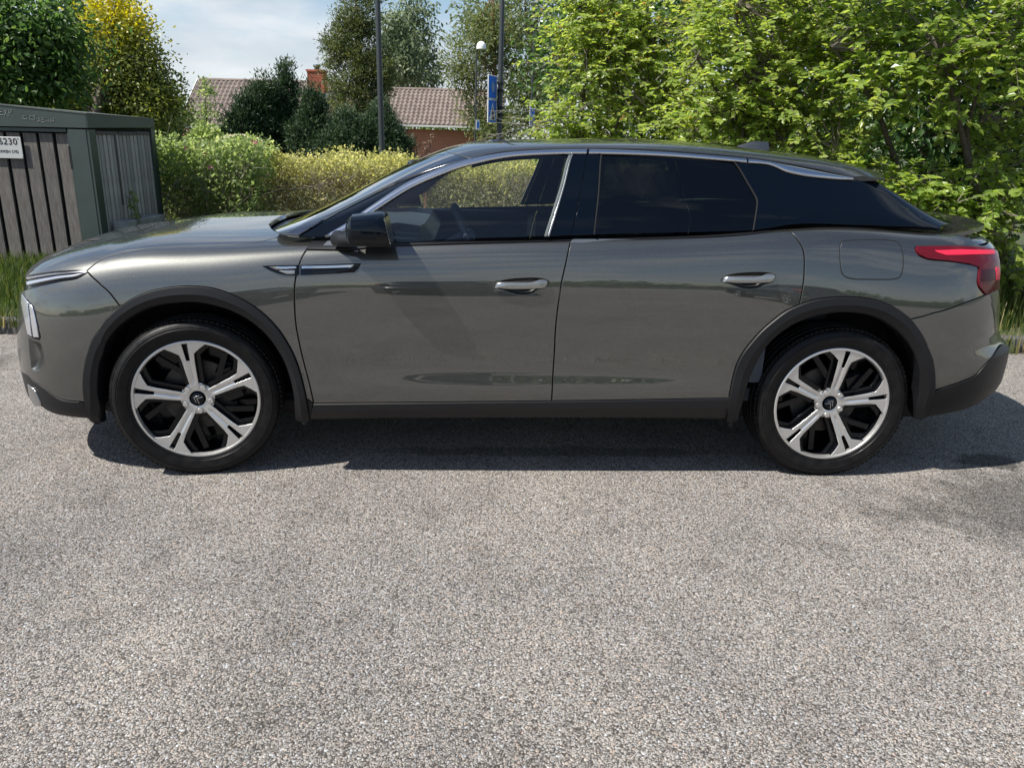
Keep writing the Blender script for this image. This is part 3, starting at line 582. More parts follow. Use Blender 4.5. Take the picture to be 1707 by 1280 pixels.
# rear quarter
lt = C([tuple(p) for p in BK['lamp_top']]); q_top = C([tuple(p) for p in BK['belt_q']] + [(3.30, .885), (3.40, .90), (3.46, .905)])
panel('rear_quarter', car, lower, poly('belt_q' if False else q_top, np.array([[3.46, t] for t in np.linspace(.905, .862, 8)]), C([(3.46, .852), tuple(BK['lamp_top'][-1])] + [tuple(p) for p in BK['lamp_top'][:-1][::-1]]), rev('q_lamp'), rev('rb_split'), C(ar_f[10:18], True), rev('rd_rear')), MT['paint'])
panel('rear_deck', car, lower, poly(C([(3.18, .885), (3.30, .890), (3.40, .90), (3.52, .90)]), C([(3.52, .90), (3.52, .95), (3.52, 1.)]), C([(3.52, 1.), (3.25, 1.), (3.10, 1.)], step=.03), C([(3.10, 1.), (3.14, .93), (3.18, .885)])), MT['paint'], both='join', off=-.009, gap=0, lip=0)
panel('tailgate', car, lower, poly(C([(3.46, .905), (3.46, .50)]), C([(3.46, .50), (3.6, .50), (3.8, .50)]), tip(.50, 1., 3.8), C([(3.8, 1.), (3.6, 1.), (3.46, 1.), (3.40, 1.)], step=.03), C([(3.40, 1.), (3.42, .95), (3.46, .905)])), MT['paint'], both='join', off=-.006)
rb_bot = C([tuple(p) for p in BK['r_trim_top']] + [(3.52, .40), (3.66, .42), (3.8, .42)])
rb_t = [tuple(p) for p in BK['rb_lampbot']]
panel('rear_bumper', car, lower, poly('rb_split', C(rb_t + [(3.46, .52), (3.6, .5), (3.8, .5)]), tip(.5, .42, 3.8), rb_bot[::-1], C(ar_f[17:24], True)), MT['paint'], both='join')
rt_bot = C([tuple(p) for p in BK['r_trim_bot']] + [(3.50, .21), (3.65, .22), (3.8, .22)])
panel('rear_bumper_trim', car, lower, poly(rb_bot, tip(.42, .22, 3.8), rt_bot[::-1], C([tuple(BK['r_trim_bot'][0]), ar_f[24], tuple(BK['r_trim_top'][0])])), MT['plastic'], both='join', off=.004)
panel('fuel_flap', car, lower, poly(C([tuple(p) for p in BK['fuel']] + [tuple(BK['fuel'][0])])), MT['paint'], both=False, off=.0012, gap=.0005, lip=.006)
strip_loop = poly(C([tuple(p) for p in BK['fuel']] + [tuple(BK['fuel'][0])])); cF = strip_loop.mean(0)
strip('fuel_flap_gap', car, lower, np.vstack([strip_loop, strip_loop[:1]]), np.vstack([cF + (strip_loop - cF) * [1.022, 1.05], (cF + (strip_loop - cF) * [1.022, 1.05])[:1]]), [(0, -.001), (0, .0006), (1, .0006), (1, -.001)], MT['dark'], both=False, ends=False)
# tail lamps
tl = panel('tail_lamp', car, lower, straight('lamp'), MT['red'], off=.006, gap=.0005, lip=.02, h=.02)
for q, side in zip(tl, (1, -1)):
    for nm, key, mt, of in (('light_bar', 'lamp_bar', 'redbright', .0085), ('lamp_block', 'lamp_block', 'reddark', .008), ('light_strip', 'lamp_strip', 'redbright', .0085)):
        V, F, N, mi = panel_mesh(lower, straight(key), off=of, gap=0, lip=.002, h=.02)
        mesh_obj(nm, V if side == 1 else V * MIR, F if side == 1 else [f[::-1] for f in F], [MT[mt]] * 2, q, normals=N if side == 1 else N * MIR, midx=mi)
# arches, sills, belt
AP = [(0, -.006), (0, .007), (.05, .0115), (.50, .0135), (.56, .011), (.93, .003), (1., -.004), (1., -.07)]
strip('wheel_arch_trim', car, lower, 'arch_f_out', 'arch_f_in', AP, MT['arch'], n=140, angle=25)
strip('wheel_arch_trim', car, lower, 'arch_r_out', 'arch_r_in', AP, MT['arch'], n=140, angle=25)
SP = [(0, -.012), (0, .002), (.04, .006), (.36, .010), (.42, .008), (.95, -.004), (1., -.012), (1., -.06)]
strip('sill_trim', car, lower, 'sill_f', C([(.4716, .0857)] + [tuple(p) for p in BK['sill_bot_f']][1:]), SP, MT['plastic'], n=40, angle=25)
strip('sill_trim', car, lower, 'sill_r', 'sill_bot_r', SP, MT['plastic'], n=40, angle=25)
panel('fender_foot_trim', car, lower, poly(np.array([pt('arch_f_out', -3), pt('fd_front', -1), pt('sill_bot_f', 0), pt('arch_f_out', -1), pt('arch_f_out', -2)])), MT['plastic'], off=.004, h=.02)
BP = [(0, -.015), (0, .0015), (.08, .004), (.92, .004), (1., .0015), (1., -.02)]
def up(n, dt): c = np.array(BK[n], float); c[:, 1] += dt; return c
for nm, side in (('f', 'belt_f'), ('r', 'belt_r'), ('q', 'belt_q')):
    A = np.array(BK[side], float)
    if nm == 'f': A = A[2:]
    B = A.copy(); B[:, 1] += .018
    strip('belt_trim', car, lower, cat_rom(A), cat_rom(B), BP, MT['plastic'], n=40, angle=30)
# cowl
panel('cowl', car, lower, poly(C([tuple(p) for p in BK['hood_cowl']] + [(.2005, .9905), (.2, 1.)]), C([(.2, 1.), (.5, 1.)], step=.03), C([(.5, 1.), (.5, .94)]), np.array([pt('fender_top', -2), pt('hood_cowl', 0)])), MT['plastic'], both='join', off=-.03, gap=0, lip=0)
# glasshouse
ws = panel('windscreen', car, upper, poly('ws_near', C([tuple(BK['ws_near'][-1]), (1.10, .88), (1.13, .95), (1.135, 1.)]), C([(1.135, 1.), (.7, 1.), (.30, 1.)], step=.03), C([(.30, 1.), (.315, .7), (.36, .4), tuple(BK['ws_near'][0])])), MT['screen'], both='join', lip=.004, gap=.001)
panel('front_pillar', car, upper, poly('apil_low', C([tuple(BK['apil_low'][-1]), tuple(BK['ws_near'][-1])]), rev('ws_near'), np.array([pt('ws_near', 0), pt('apil_low', 0)])), MT['pillar'], off=.003, gap=.001, lip=.012)
panel('roof', car, upper, poly('rail_low', 'spoil_line', C([tuple(BK['spoil_line'][-1]), (2.80, .8), (2.795, .9), (2.79, 1.)]), C([(2.79, 1.), (2., 1.), (1.14, 1.)], step=.03), C([(1.14, 1.), (1.135, .95), (1.105, .88), tuple(BK['ws_near'][-1])]), C([tuple(BK['ws_near'][-1]), tuple(BK['rail_low'][0])])), MT['paint'], both='join', off=.004, gap=.001)
panel('roof_gutter', car, upper, poly('apil_low', C([tuple(p) for p in BK['rail_low']]), C([tuple(BK['rail_low'][-1]), tuple(BK['chr_q_bot'][-1])]), rev('chr_q_bot'), rev('chr_r_bot'), rev('chr_f_bot')), MT['gloss'], off=-.006, gap=0, lip=.0)
CP = [(0, -.006), (0, .004), (.12, .0075), (.5, .0095), (.88, .0075), (1, .004), (1, -.006)]
for k in ('f', 'r', 'q'): strip('chrome_strip', car, upper, 'chr_%s_top' % k, 'chr_%s_bot' % k, CP, MT['chrome'], n=70, angle=60)
near_f, far_f = fd; near_r, far_r = rd
# windows (parts of their doors)
def door_glass(name, P, mat, doors, off=-.004):
    V, F, N, mi = panel_mesh(upper, P, off=off, gap=0, lip=0, h=.04)
    mesh_obj(name, V, F, [mat], doors[0], normals=N); mesh_obj(name, V * MIR, [f[::-1] for f in F], [mat], doors[1], normals=N * MIR)
door_glass('window_glass', poly('chr_f_bot' if False else C([tuple(p) for p in BK['chr_f_bot'][:-1]] + [tuple(BK['bp_l'][0])]), 'bp_l', C([tuple(p) for p in BK['win_bot_f']][:-1], True)), MT['glass'], fd)
def door_panel(name, P, mat, doors, off=-.002, lip=.01, gap=.0005):
    V, F, N, mi = panel_mesh(upper, P, off=off, gap=gap, lip=lip, h=.04)
    mesh_obj(name, V, F, [mat, mat], doors[0], normals=N, midx=mi); mesh_obj(name, V * MIR, [f[::-1] for f in F], [mat, mat], doors[1], normals=N * MIR, midx=mi)
bpm = cat_rom(np.array(BK['bp_l'], float) * .42 + np.array(BK['bp_r'], float) * .58)
door_panel('window_channel', poly(bpm, C([tuple(bpm[-1]), tuple(BK['bp_r'][-1])]), rev('bp_r')), MT['silver'], fd, off=.003)
door_panel('window_seal', poly('bp_l', C([tuple(BK['bp_l'][-1]), tuple(bpm[-1])]), bpm[::-1]), MT['rubber'], fd, off=.001)
door_panel('pillar_cover', poly('bp_r', C([tuple(BK['bp_r'][-1]), tuple(BK['gap_u'][-1])]), rev('gap_u')), MT['gloss'], fd)
door_panel('pillar_cover', poly('gap_u', C([tuple(BK['win_bot_r'][0]), tuple(BK['rw_front'][-1])]), rev('rw_front')), MT['gloss'], rd)
door_panel('pillar_cover', poly('rw_rear', C([tuple(BK['rw_rear'][-1]), tuple(BK['win_bot_r'][5]), tuple(BK['c_gap'][-1])]), rev('c_gap'), C([tuple(BK['c_gap'][0]), tuple(BK['rw_rear'][0])])), MT['gloss'], rd)
door_glass('window_glass', poly(C([tuple(BK['rw_front'][0]), tuple(BK['chr_r_bot'][2]), tuple(BK['rw_rear'][0])]), 'rw_rear', C([tuple(BK['rw_rear'][-1]), tuple(BK['win_bot_r'][3]), tuple(BK['win_bot_r'][2]), tuple(BK['rw_front'][-1])]), rev('rw_front')), MT['tint'], rd, off=-.006)
for (c0, c1) in ((BK['rw_front'], 1), (BK['rw_rear'], 1)):
    A = np.array(c0, float); B = A.copy(); B[:, 0] += .0055
    for dr, sg in zip(rd, (1, -1)):
        o = strip('window_seal', dr, upper, cat_rom(A), cat_rom(B), [(0, -.006), (0, .001), (.5, .002), (1, .001), (1, -.006)], MT['seal'], both=False, n=24)
        if sg == -1:
            for vv in o.data.vertices: vv.co.y *= -1
            o.data.flip_normals()
panel('quarter_window', car, upper, poly('c_gap', 'win_bot_q', rev('q_rear'), rev('chr_q_bot')), [MT['gloss'], MT['gloss']], off=-.002, gap=.001, lip=.01)
# rear window, spoiler, lip
panel('rear_window', car, upper, poly(C([(2.79, 1.), (2.795, .9), (2.80, .8), tuple(BK['spoil_line'][-1])]), rev('spoil_line'), C([tuple(BK['spoil_line'][0])] + [tuple(p) for p in BK['q_rear'][1:]]), C([tuple(BK['q_rear'][-1]), (3.33, .4), (3.40, .75), (3.43, 1.)]), C([(3.43, 1.), (3.1, 1.), (2.79, 1.)], step=.03)), MT['gloss'], both='join', off=-.004, gap=0, lip=0)
# ---------------------------------------------------------------- handles, badges and other fittings
def dome(name, parents, fn, P, prof, mat, angle=50, cap=True):
    "rings of a closed outline: (scale, height) from the rim inwards"
    P = np.asarray(P); c = P.mean(0); m = len(P); V = []; F = []
    for sc, hg in prof:
        X, _, _, n = frame(fn, c + (P - c) * sc); V.append(X + n * hg)
    X, _, _, n = frame(fn, c[None]); V.append(X + n * prof[-1][1]); V = np.vstack(V)
    for k in range(len(prof) - 1):
        for i in range(m): j = (i + 1) % m; F.append((k * m + i, k * m + j, (k + 1) * m + j, (k + 1) * m + i))
    b = (len(prof) - 1) * m
    for i in range(m): F.append((b + i, b + (i + 1) % m, len(V) - 1))
    o = mesh_obj(name, V, F, mat, parents[0], angle=angle)
    o2 = mesh_obj(name, V * MIR, [f[::-1] for f in F], mat, parents[1], angle=angle)
    return o, o2
dome('bumper_scoop', (car, car), lower, poly(C([tuple(p) for p in BK['scoop']] + [tuple(BK['scoop'][0])], step=.01)), [(1.03, .0004), (1.0, .0002), (.95, -.003), (.85, -.012), (.6, -.022), (.2, -.026)], MT['paint'])
for drs, a_, b_ in ((fd, 'h_f', 'hb_f'), (rd, 'h_r', 'hb_r')):
    P = closed(a_); dome('handle_recess', drs, lower, P, [(1.03, .0006), (1.0, .0004), (.97, -.004), (.9, -.012), (.75, -.022), (.45, -.028), (.1, -.03)], MT['paint'])
    P = closed(b_); dome('door_handle', drs, lower, P, [(1., -.004), (1., .010), (.97, .016), (.88, .0215), (.6, .0245), (.2, .025)], MT['silver'])
for par, k in ((None, 'badge_f'), (fd, 'badge_d')):
    ps = par or (car, car)
    dome('side_badge', ps, lower, poly(np.array(BK[k])), [(1.0, .000), (1.0, .003), (.96, .005), (.5, .006)], MT['gloss'])
    dome('chrome_inlay', ps, lower, poly(np.array(BK[k + '_chr'])), [(1.0, .003), (1.0, .007), (.9, .0085), (.4, .009)], MT['chrome'])
dome('chrome_inlay', (car, car), lower, poly(np.array(BK['badge_f_low'])), [(1.0, .003), (1.0, .007), (.85, .008), (.4, .008)], MT['silver'])
# black mirror base at the front corner of the window
bf = cat_rom(BK['belt_f'][:3]); bt = np.array([(.52, .945), (.60, .935), (.70, .925), (.84, .915)])
sl = panel('mirror_base', car, lower, poly(bf, np.array([(.835, .8925), (.85, .915)]), cat_rom(bt)[::-1], np.array([BK['fd_up'][0], BK['fd_up'][1]])), MT['plastic'], off=.006, gap=0, lip=.02)
for sg in (1, -1):
    st = [(.664, .05, .045, -.955, 1.068), (.668, .11, .085, -.955, 1.070), (.680, .160, .112, -.955, 1.075), (.70, .195, .130, -.955, 1.082), (.75, .208, .134, -.955, 1.086), (.80, .216, .141, -.955, 1.088), (.845, .216, .142, -.955, 1.0885), (.853, .208, .136, -.955, 1.0885)]
    n = 36; V = []; F = []; mi = []
    for k, (x, w, h, cy, cz) in enumerate(st):
        w *= .93; h *= .93; x = .757 + (x - .757) * .88
        for i in range(n):
            q = 2 * math.pi * i / n; c, s_ = math.cos(q), math.sin(q); e = 2 / 2.9
            yy = cy + w / 2 * math.copysign(abs(c) ** e, c); zz = cz + h / 2 * math.copysign(abs(s_) ** e, s_)
            zz -= max(0, -(yy - cy)) * .10 * (zz - cz > 0)
            V.append((x + (cz - zz) * (.08 + .14 * k / 7), yy * sg, zz))
    for k in range(len(st) - 1):
        for i in range(n):
            j = (i + 1) % n; F.append((k * n + i, k * n + j, (k + 1) * n + j, (k + 1) * n + i))
            zz = (V[k * n + i][2] + V[k * n + j][2]) / 2; xx = st[k][0]; mi.append(1 if zz < 1.055 - .0 + (xx - .70) * .12 else 0)
    F.append(tuple(range(n))); mi.append(1); F.append(tuple((len(st) - 1) * n + i for i in range(n))); mi.append(1)
    mr = mesh_obj('wing_mirror', V, F, [MT['gloss'], MT['plastic']], car, midx=mi, angle=35)
    b = MB(); b.box((.842, -.955 * sg, 1.0885), (.003, .165, .10), Matrix.Rotation(-.22, 3, 'Y')); b.build('mirror_glass', MT['chrome'], mr)
    b = MB(); b.tube([(.62, -.855 * sg, 1.035), (.655, -.90 * sg, 1.034), (.70, -.95 * sg, 1.042), (.74, -.985 * sg, 1.055)], [.035, .028, .026, .03], 10); b.build('mirror_arm', MT['plastic'], mr, smooth=True)
# roof spoiler and tail lip
def wing(name, ys, fr, rr, t0, t1, mat, droop=.006):
    V = []; F = []; m = len(ys); prof = []
    for y in ys:
        a = np.array(fr(y)); b = np.array(rr(y)); r = []
        for u in np.linspace(0, 1, 7): p = a + (b - a) * u; r.append((p[0], y, p[2] + math.sin(u * math.pi) * droop))
        for u in np.linspace(1, 0, 7): p = a + (b - a) * u; r.append((p[0], y, p[2] - (t0 + (t1 - t0) * u)))
        prof.append(r)
    V = [p for r in prof for p in r]; k = 14
    for i in range(m - 1):
        for j in range(k): F.append((i * k + j, i * k + (j + 1) % k, (i + 1) * k + (j + 1) % k, (i + 1) * k + j))
    F += [tuple(range(k)), tuple((m - 1) * k + j for j in range(k))[::-1]]
    return mesh_obj(name, V, F, mat, car, angle=30)
_rc = np.array([upper(np.array([x]), np.array([t]))[0] for x, t in ((2.859, .39), (2.829, .506), (2.81, .68), (2.80, .8), (2.795, .9), (2.79, 1.))])
def sp_f(y): w = abs(y); o_ = np.argsort(-_rc[:, 1]); k = np.argsort(-_rc[:, 1]); return (np.interp(w, -_rc[k, 1], _rc[k, 0]), y, np.interp(w, -_rc[k, 1], _rc[k, 2]) + .004)
wmax = -_rc[0, 1]
wing('roof_spoiler', np.linspace(-wmax + .004, wmax - .004, 25), sp_f, lambda y: (3.17 - .42 * abs(y) ** 2.2 - .02, y, 1.345 - .012 * abs(y) / .6 - .016 * (abs(y) / .6) ** 3), .022, .005, MT['paint'])
wing('tail_lip', np.linspace(-.735, .735, 29), lambda y: (3.52 - .53 * abs(y) ** 2, y, 1.106 - .016 * (abs(y) / .74) ** 2), lambda y: (3.715 - .50 * abs(y) ** 1.9 - .30 * max(0, abs(y) - .55), y, 1.120 - .006 * (abs(y) / .74) ** 2), .034, .020, MT['paint'], droop=-.006)
# shark fin aerial
V = []; F = []
for z, x0, x1, w in ((0, 2.50, 2.69, .028), (.018, 2.535, 2.688, .020), (.034, 2.585, 2.685, .010), (.040, 2.61, 2.683, .003)):
    V += [(x0, 0, 1.424 + z), ((x0 + x1) / 2, -w, 1.424 + z), (x1, -w * .7, 1.424 + z), (x1, w * .7, 1.424 + z), ((x0 + x1) / 2, w, 1.424 + z)]
for k in range(3):
    for i in range(5): j = (i + 1) % 5; F.append((k * 5 + i, k * 5 + j, k * 5 + 5 + j, k * 5 + 5 + i))
F.append((15, 16, 17, 18, 19)); mesh_obj('aerial_fin', V, F, MT['paint'], car, angle=40)
# wipers
b = MB(); b.tube([(.42, -.60, 1.012), (.36, -.35, 1.022), (.31, -.05, 1.035), (.30, .10, 1.04)], [.012, .010, .008, .006], 6); b.tube([(.44, -.56, 1.03), (.37, -.10, 1.058), (.36, .15, 1.062)], .006, 5)
b.box((.43, -.55, 1.012), (.10, .10, .03), bev=.01); b.build('wiper', MT['plastic'], car, angle=40)
# ---------------------------------------------------------------- wheels
RR = .262
def wplane(s, t):
    r = np.hypot(s, t); y = .004 + .020 * np.clip(1 - r / .245, 0, 1) ** 1.3
    y = y + .0055 * np.exp(-(s / .0055) ** 2) * np.clip((t - .062) / .02, 0, 1) * (t > 0) + .004 * np.clip((np.abs(s) - .021) / .012, 0, 1) * np.clip((.195 - t) / .02, 0, 1)
    return np.stack([s, y, t], -1)
def wback(s, t):
    r = np.hypot(s, t); y = .030 + .012 * np.clip(1 - r / .245, 0, 1)
    return np.stack([s, y, t], -1)
def rotp(P, a): c, s_ = math.cos(a), math.sin(a); P = np.asarray(P); return np.stack([P[:, 0] * c - P[:, 1] * s_, P[:, 0] * s_ + P[:, 1] * c], 1)
half = [(.026, .200), (.030, .44), (.032, .52)]
spoke = [(.070, .135), (.066, .19), (.072, .26), (.080, .36), (.090, .48), (.100, .63), (.116, .77), (.22, .845), (.345, .915), (.33, .955)]
slot = [(.045, .955), (.040, .92), (.022, .66)]
SPK = np.array([(x, y) for x, y in spoke] + [(x, y) for x, y in slot] + [(-x, y) for x, y in slot[::-1]] + [(-x, y) for x, y in spoke[::-1]])
BSP = np.array([(.15, .17), (.165, .45), (.185, .72), (.30, .80), (.45, .87), (.42, .955), (-.42, .955), (-.45, .87), (-.30, .80), (-.185, .72), (-.165, .45), (-.15, .17)])
none = lambda q: np.zeros(len(q), bool)
SPK = np.vstack([cat_rom(SPK[[i, (i + 1) % len(SPK)]], .02)[:-1] for i in range(len(SPK))])
spk_m = panel_mesh(wplane, SPK * RR, gap=0, lip=.022, h=.0042, seam=none)
bsp_m = panel_mesh(wback, BSP * RR, gap=0, lip=.02, h=.02, seam=none)
def chevron(dy): return np.array([(0, .016 + dy), (.017, -.002 + dy), (.017, -.008 + dy), (0, .009 + dy), (-.017, -.008 + dy), (-.017, -.002 + dy)])
def make_wheel(side, loc, turn, spin, cap):
    w = bpy.data.objects.new('wheel', None); w.location = loc; w.rotation_euler = (0, 0, turn + (0 if side < 0 else math.pi)); link(w, car)
    b = MB(); b.lathe([(.257, .014), (.262, .003), (.270, -.002), (.275, -.001), (.277, -.004), (.296, -.009), (.312, -.010), (.316, -.007), (.319, -.0085), (.331, -.003), (.3375, .004), (.3385, .003), (.345, .014), (.349, .030),
        (.350, .048), (.343, .050), (.343, .056), (.3505, .058), (.351, .084), (.343, .086), (.343, .094), (.351, .096), (.351, .120), (.343, .122), (.343, .130), (.3505, .132), (.350, .150), (.348, .175), (.343, .188), (.333, .198), (.31, .210), (.28, .208), (.258, .195)], 120)
    # shoulder tread blocks
    for k in range(96):
        q = 2 * math.pi * k / 96
        R = Matrix.Rotation(-q, 3, 'Y'); b.box(R @ Vector((.3465, .030, 0)), (.006, .034, .0155), R)
        b.box(R @ Vector((.3465, .172, 0)), (.006, .034, .0155), R)
    b.build('tyre', MT['tyre'], w, angle=35)
    b = MB(); b.lathe([(.257, .016), (.262, .010), (.262, .001), (.2585, -.0015), (.2515, -.001), (.2495, .003), (.2475, .02)], 120, 0)
    b.lathe([(.2495, .018), (.244, .06), (.236, .10), (.236, .19), (.255, .20)], 80, 1); b.lathe([(.01, .135), (.236, .13)], 60, 1)
    b.lathe([(.066, .045), (.070, .026), (.060, .0225), (.038, .021), (.034, .023)], 48, 2)
    b.build('rim', [MT['alloy'], MT['rimblack'], MT['alloy']], w, angle=35)
    for k in range(5):
        a = spin - 2 * math.pi * k / 5; R = np.array([[math.cos(a), 0, -math.sin(a)], [0, 1, 0], [math.sin(a), 0, math.cos(a)]])
        V, F, N, mi = spk_m; mesh_obj('spoke', V @ R.T, F, [MT['alloy'], MT['rimblack']], w, normals=N @ R.T, midx=mi)
        V, F, N, mi = bsp_m; mesh_obj('spoke_back', V @ R.T, F, [MT['rimblack']] * 2, w, normals=N @ R.T, midx=mi)
        # black cross bar in each opening
        p0 = Vector((.085, .052, .045)); p1 = Vector((.150, .046, .185)); d_ = (p1 - p0).normalized()
        bb = MB(); Q = Matrix((d_.cross(Vector((0, 1, 0))), Vector((0, 1, 0)), d_)).transposed(); bb.box((p0 + p1) / 2, (.024, .02, (p1 - p0).length), Q, bev=.004)
        bb.v = [tuple(R @ np.array(v)) for v in bb.v]; bb.build('cross_bar', MT['rimblack'], w)
        a2 = a + math.pi / 5; c = (-math.sin(a2) * .055, 0, math.cos(a2) * .055)
        bb = MB(); bb.lathe([(.0165, .046), (.0165, .0225), (.0145, .0225), (.0135, .034)], 20, 1, c=c); bb.lathe([(.0125, .045), (.012, .017), (.0105, .0135), (.0005, .013)], 14, 0, c=c)
        bb.build('wheel_nut', [MT['alloy'], MT['rimblack']], w, angle=40)
    b = MB(); b.lathe([(.0275, .024), (.027, .0185), (.025, .017), (.0005, .0165)], 40); cp = b.build('centre_cap', MT['gloss'], w, angle=40)
    for dy in (.004, -.010):
        P = rotp(chevron(dy) * .95, cap); V, F, N, mi = panel_mesh(lambda s_, t: np.stack([s_, 0 * s_ + .0150, t], -1), P, gap=0, lip=.002, h=.02, seam=none)
        mesh_obj('chevron_emblem', V, F, [MT['silver']] * 2, cp, normals=N, midx=mi)
    b = MB(); b.lathe([(.07, .085), (.155, .085), (.157, .10), (.07, .105)], 60); b.lathe([(.07, .085), (.068, .04)], 40)
    b.build('brake_disc', MT['disc'], w, angle=40)
    b = MB(); b.box((.13, .085, .05), (.07, .06, .17), Matrix.Rotation(-.35, 3, 'Y'), bev=.015); b.build('brake_caliper', MT['rimblack'], w)
YW = .895; TURN = math.radians(8)
make_wheel(-1, (0, -YW, .345), TURN, math.radians(6.5), math.radians(62))
make_wheel(-1, (2.785, -YW, .345), 0, math.radians(-9), math.radians(-38))
make_wheel(1, (0, YW, .345), TURN, math.radians(20), 0)
make_wheel(1, (2.785, YW, .345), 0, math.radians(40), 0)
# ---------------------------------------------------------------- underside and cabin
b = MB(); b.box((1.40, 0, .27), (3.9, 1.45, .10), bev=.03); b.box((1.4, .0, .33), (1.7, 1.70, .10)); [b.box((x_, .74 * sg_, .315), (.02, .325, .15)) for x_ in (.452, 2.333) for sg_ in (-1, 1)]; b.build('underbody', MT['dark'], car)
for sg in (-1, 1):
    for x in (0, 2.785):
        b = MB(); V = []; F = []
        for i in range(25):
            q = math.pi * (-.02 + 1.04 * i / 24)
            for y in (.905, .58): V.append((x + .435 * math.cos(q), sg * y, .37 + .435 * math.sin(q)))
        for i in range(24): F.append((2 * i, 2 * i + 1, 2 * i + 3, 2 * i + 2))
        b.add(V, F); b.add([(x - .5, sg * .58, .19), (x + .5, sg * .58, .19), (x + .5, sg * .58, .91), (x - .5, sg * .58, .91)], [(0, 1, 2, 3)]); b.build('wheel_liner', MT['dark'], car)
b = MB(); b.box((.52, 0, .70), (.06, 1.6, .62)); b.box((1.5, 0, .36), (2.1, 1.6, .06)); b.box((2.92, 0, .76), (.05, 1.1, .60)); b.box((3.05, 0, 1.03), (.30, 1.3, .04)); b.build('cabin_shell', MT['interior'], car)
V = []; F = []
for y in np.linspace(-.80, .80, 17):
    e = .03 * math.exp(-((y + .37) / .22) ** 2)
    for x, z in ((.45, 1.005), (.62, 1.02 + e * .4), (.82, 1.03 + e), (.93, 1.02 + e * .8), (.985, .96), (.97, .88), (.92, .74), (.88, .60)): V.append((x, y, z))
for i in range(16):
    for j in range(7): F.append((i * 8 + j, i * 8 + j + 1, i * 8 + j + 9, i * 8 + j + 8))
mesh_obj('dashboard', V, F, MT['interior'], car, angle=40)
sw = MB(); ctr = Vector((1.16, -.37, .985)); ax = Vector((.90, 0, .44)).normalized(); u = Vector((0, 1, 0)); v_ = ax.cross(u)
pts = [ctr + (u * math.cos(q) + v_ * math.sin(q) * .93) * .182 for q in np.linspace(0, 2 * math.pi, 41)]; sw.tube(pts, .0155, 8, cap=False)
sw.tube([ctr - ax * .02, ctr - ax * .24], [.05, .04], 10); sw.tube([ctr - u * .17, ctr + u * .17], .014, 6); sw.tube([ctr, ctr - v_ * .16], .016, 6); sw.box(ctr, (.05, .13, .09), bev=.02)
sw.build('steering_wheel', MT['interior'], car, angle=50)
def rbox(b, c, d, R, bev): b.box(c, d, R, bev=bev)
for y in (-.37, .37):
    b = MB(); Rt = Matrix.Rotation(.36, 3, 'Y')
    b.box((1.62, y, .58), (.52, .50, .16), Matrix.Rotation(-.10, 3, 'Y'), bev=.05); b.box((1.93, y, .86), (.13, .48, .62), Rt, bev=.05); st_ = b.build('seat', MT['seat'], car)
    b = MB(); b.box((2.075, y, 1.235), (.09, .27, .17), Rt, bev=.035); b.tube([(2.02, y - .06, 1.10), (2.05, y - .06, 1.17)], .006, 5); b.tube([(2.02, y + .06, 1.10), (2.05, y + .06, 1.17)], .006, 5); b.build('headrest', MT['seat'], st_)
b = MB(); b.box((2.50, 0, .58), (.50, 1.36, .18), bev=.05); b.box((2.80, 0, .86), (.13, 1.36, .62), Matrix.Rotation(.42, 3, 'Y'), bev=.05); rs = b.build('seat', MT['seat'], car)
for y in (-.42, .42):
    b = MB(); b.box((2.95, y, 1.20), (.09, .26, .12), Matrix.Rotation(.42, 3, 'Y'), bev=.03); b.build('headrest', MT['seat'], rs)
for k, (s0, s1, dr) in enumerate(((.56, 1.52, fd), (1.58, 2.46, rd))):
    P = np.array([(s0, .30), (s1, .30), (s1, .895), (s0, .86)]); P = np.vstack([cat_rom(P[[i, (i + 1) % 4]], .05)[:-1] for i in range(4)])
    V, F, N, mi = panel_mesh(lower, P, off=-.06, gap=0, lip=0, h=.08)
    for o_, m_ in zip(dr, (1, -1)): mesh_obj('door_card', V * [1, m_, 1], F, MT['interior'], o_, smooth=True)
    for o_, m_ in zip(dr, (1, -1)):
        b = MB(); b.box(((s0 + s1) / 2, -.80 * m_, 1.0 + .03 * k), (s1 - s0, .11, .045), bev=.015); b.build('door_sill_cap', MT['interior'], o_)
hp = poly(C([tuple(p) for p in BK['rail_low']]), C([(2.859, .39), (2.83, .55), (2.80, .8), (2.79, 1.)]), C([(2.79, 1.), (2., 1.), (1.2, 1.)], step=.05), C([(1.2, 1.), (1.18, .9), (1.16, .7), tuple(BK['rail_low'][0])]))
panel('headliner', car, upper, hp, MT['interior'], both='join', off=-.045, gap=0, lip=0, h=.06)
b = MB(); b.box((.86, 0, 1.30), (.02, .24, .06), bev=.008); b.build('rear_view_mirror', MT['interior'], car)
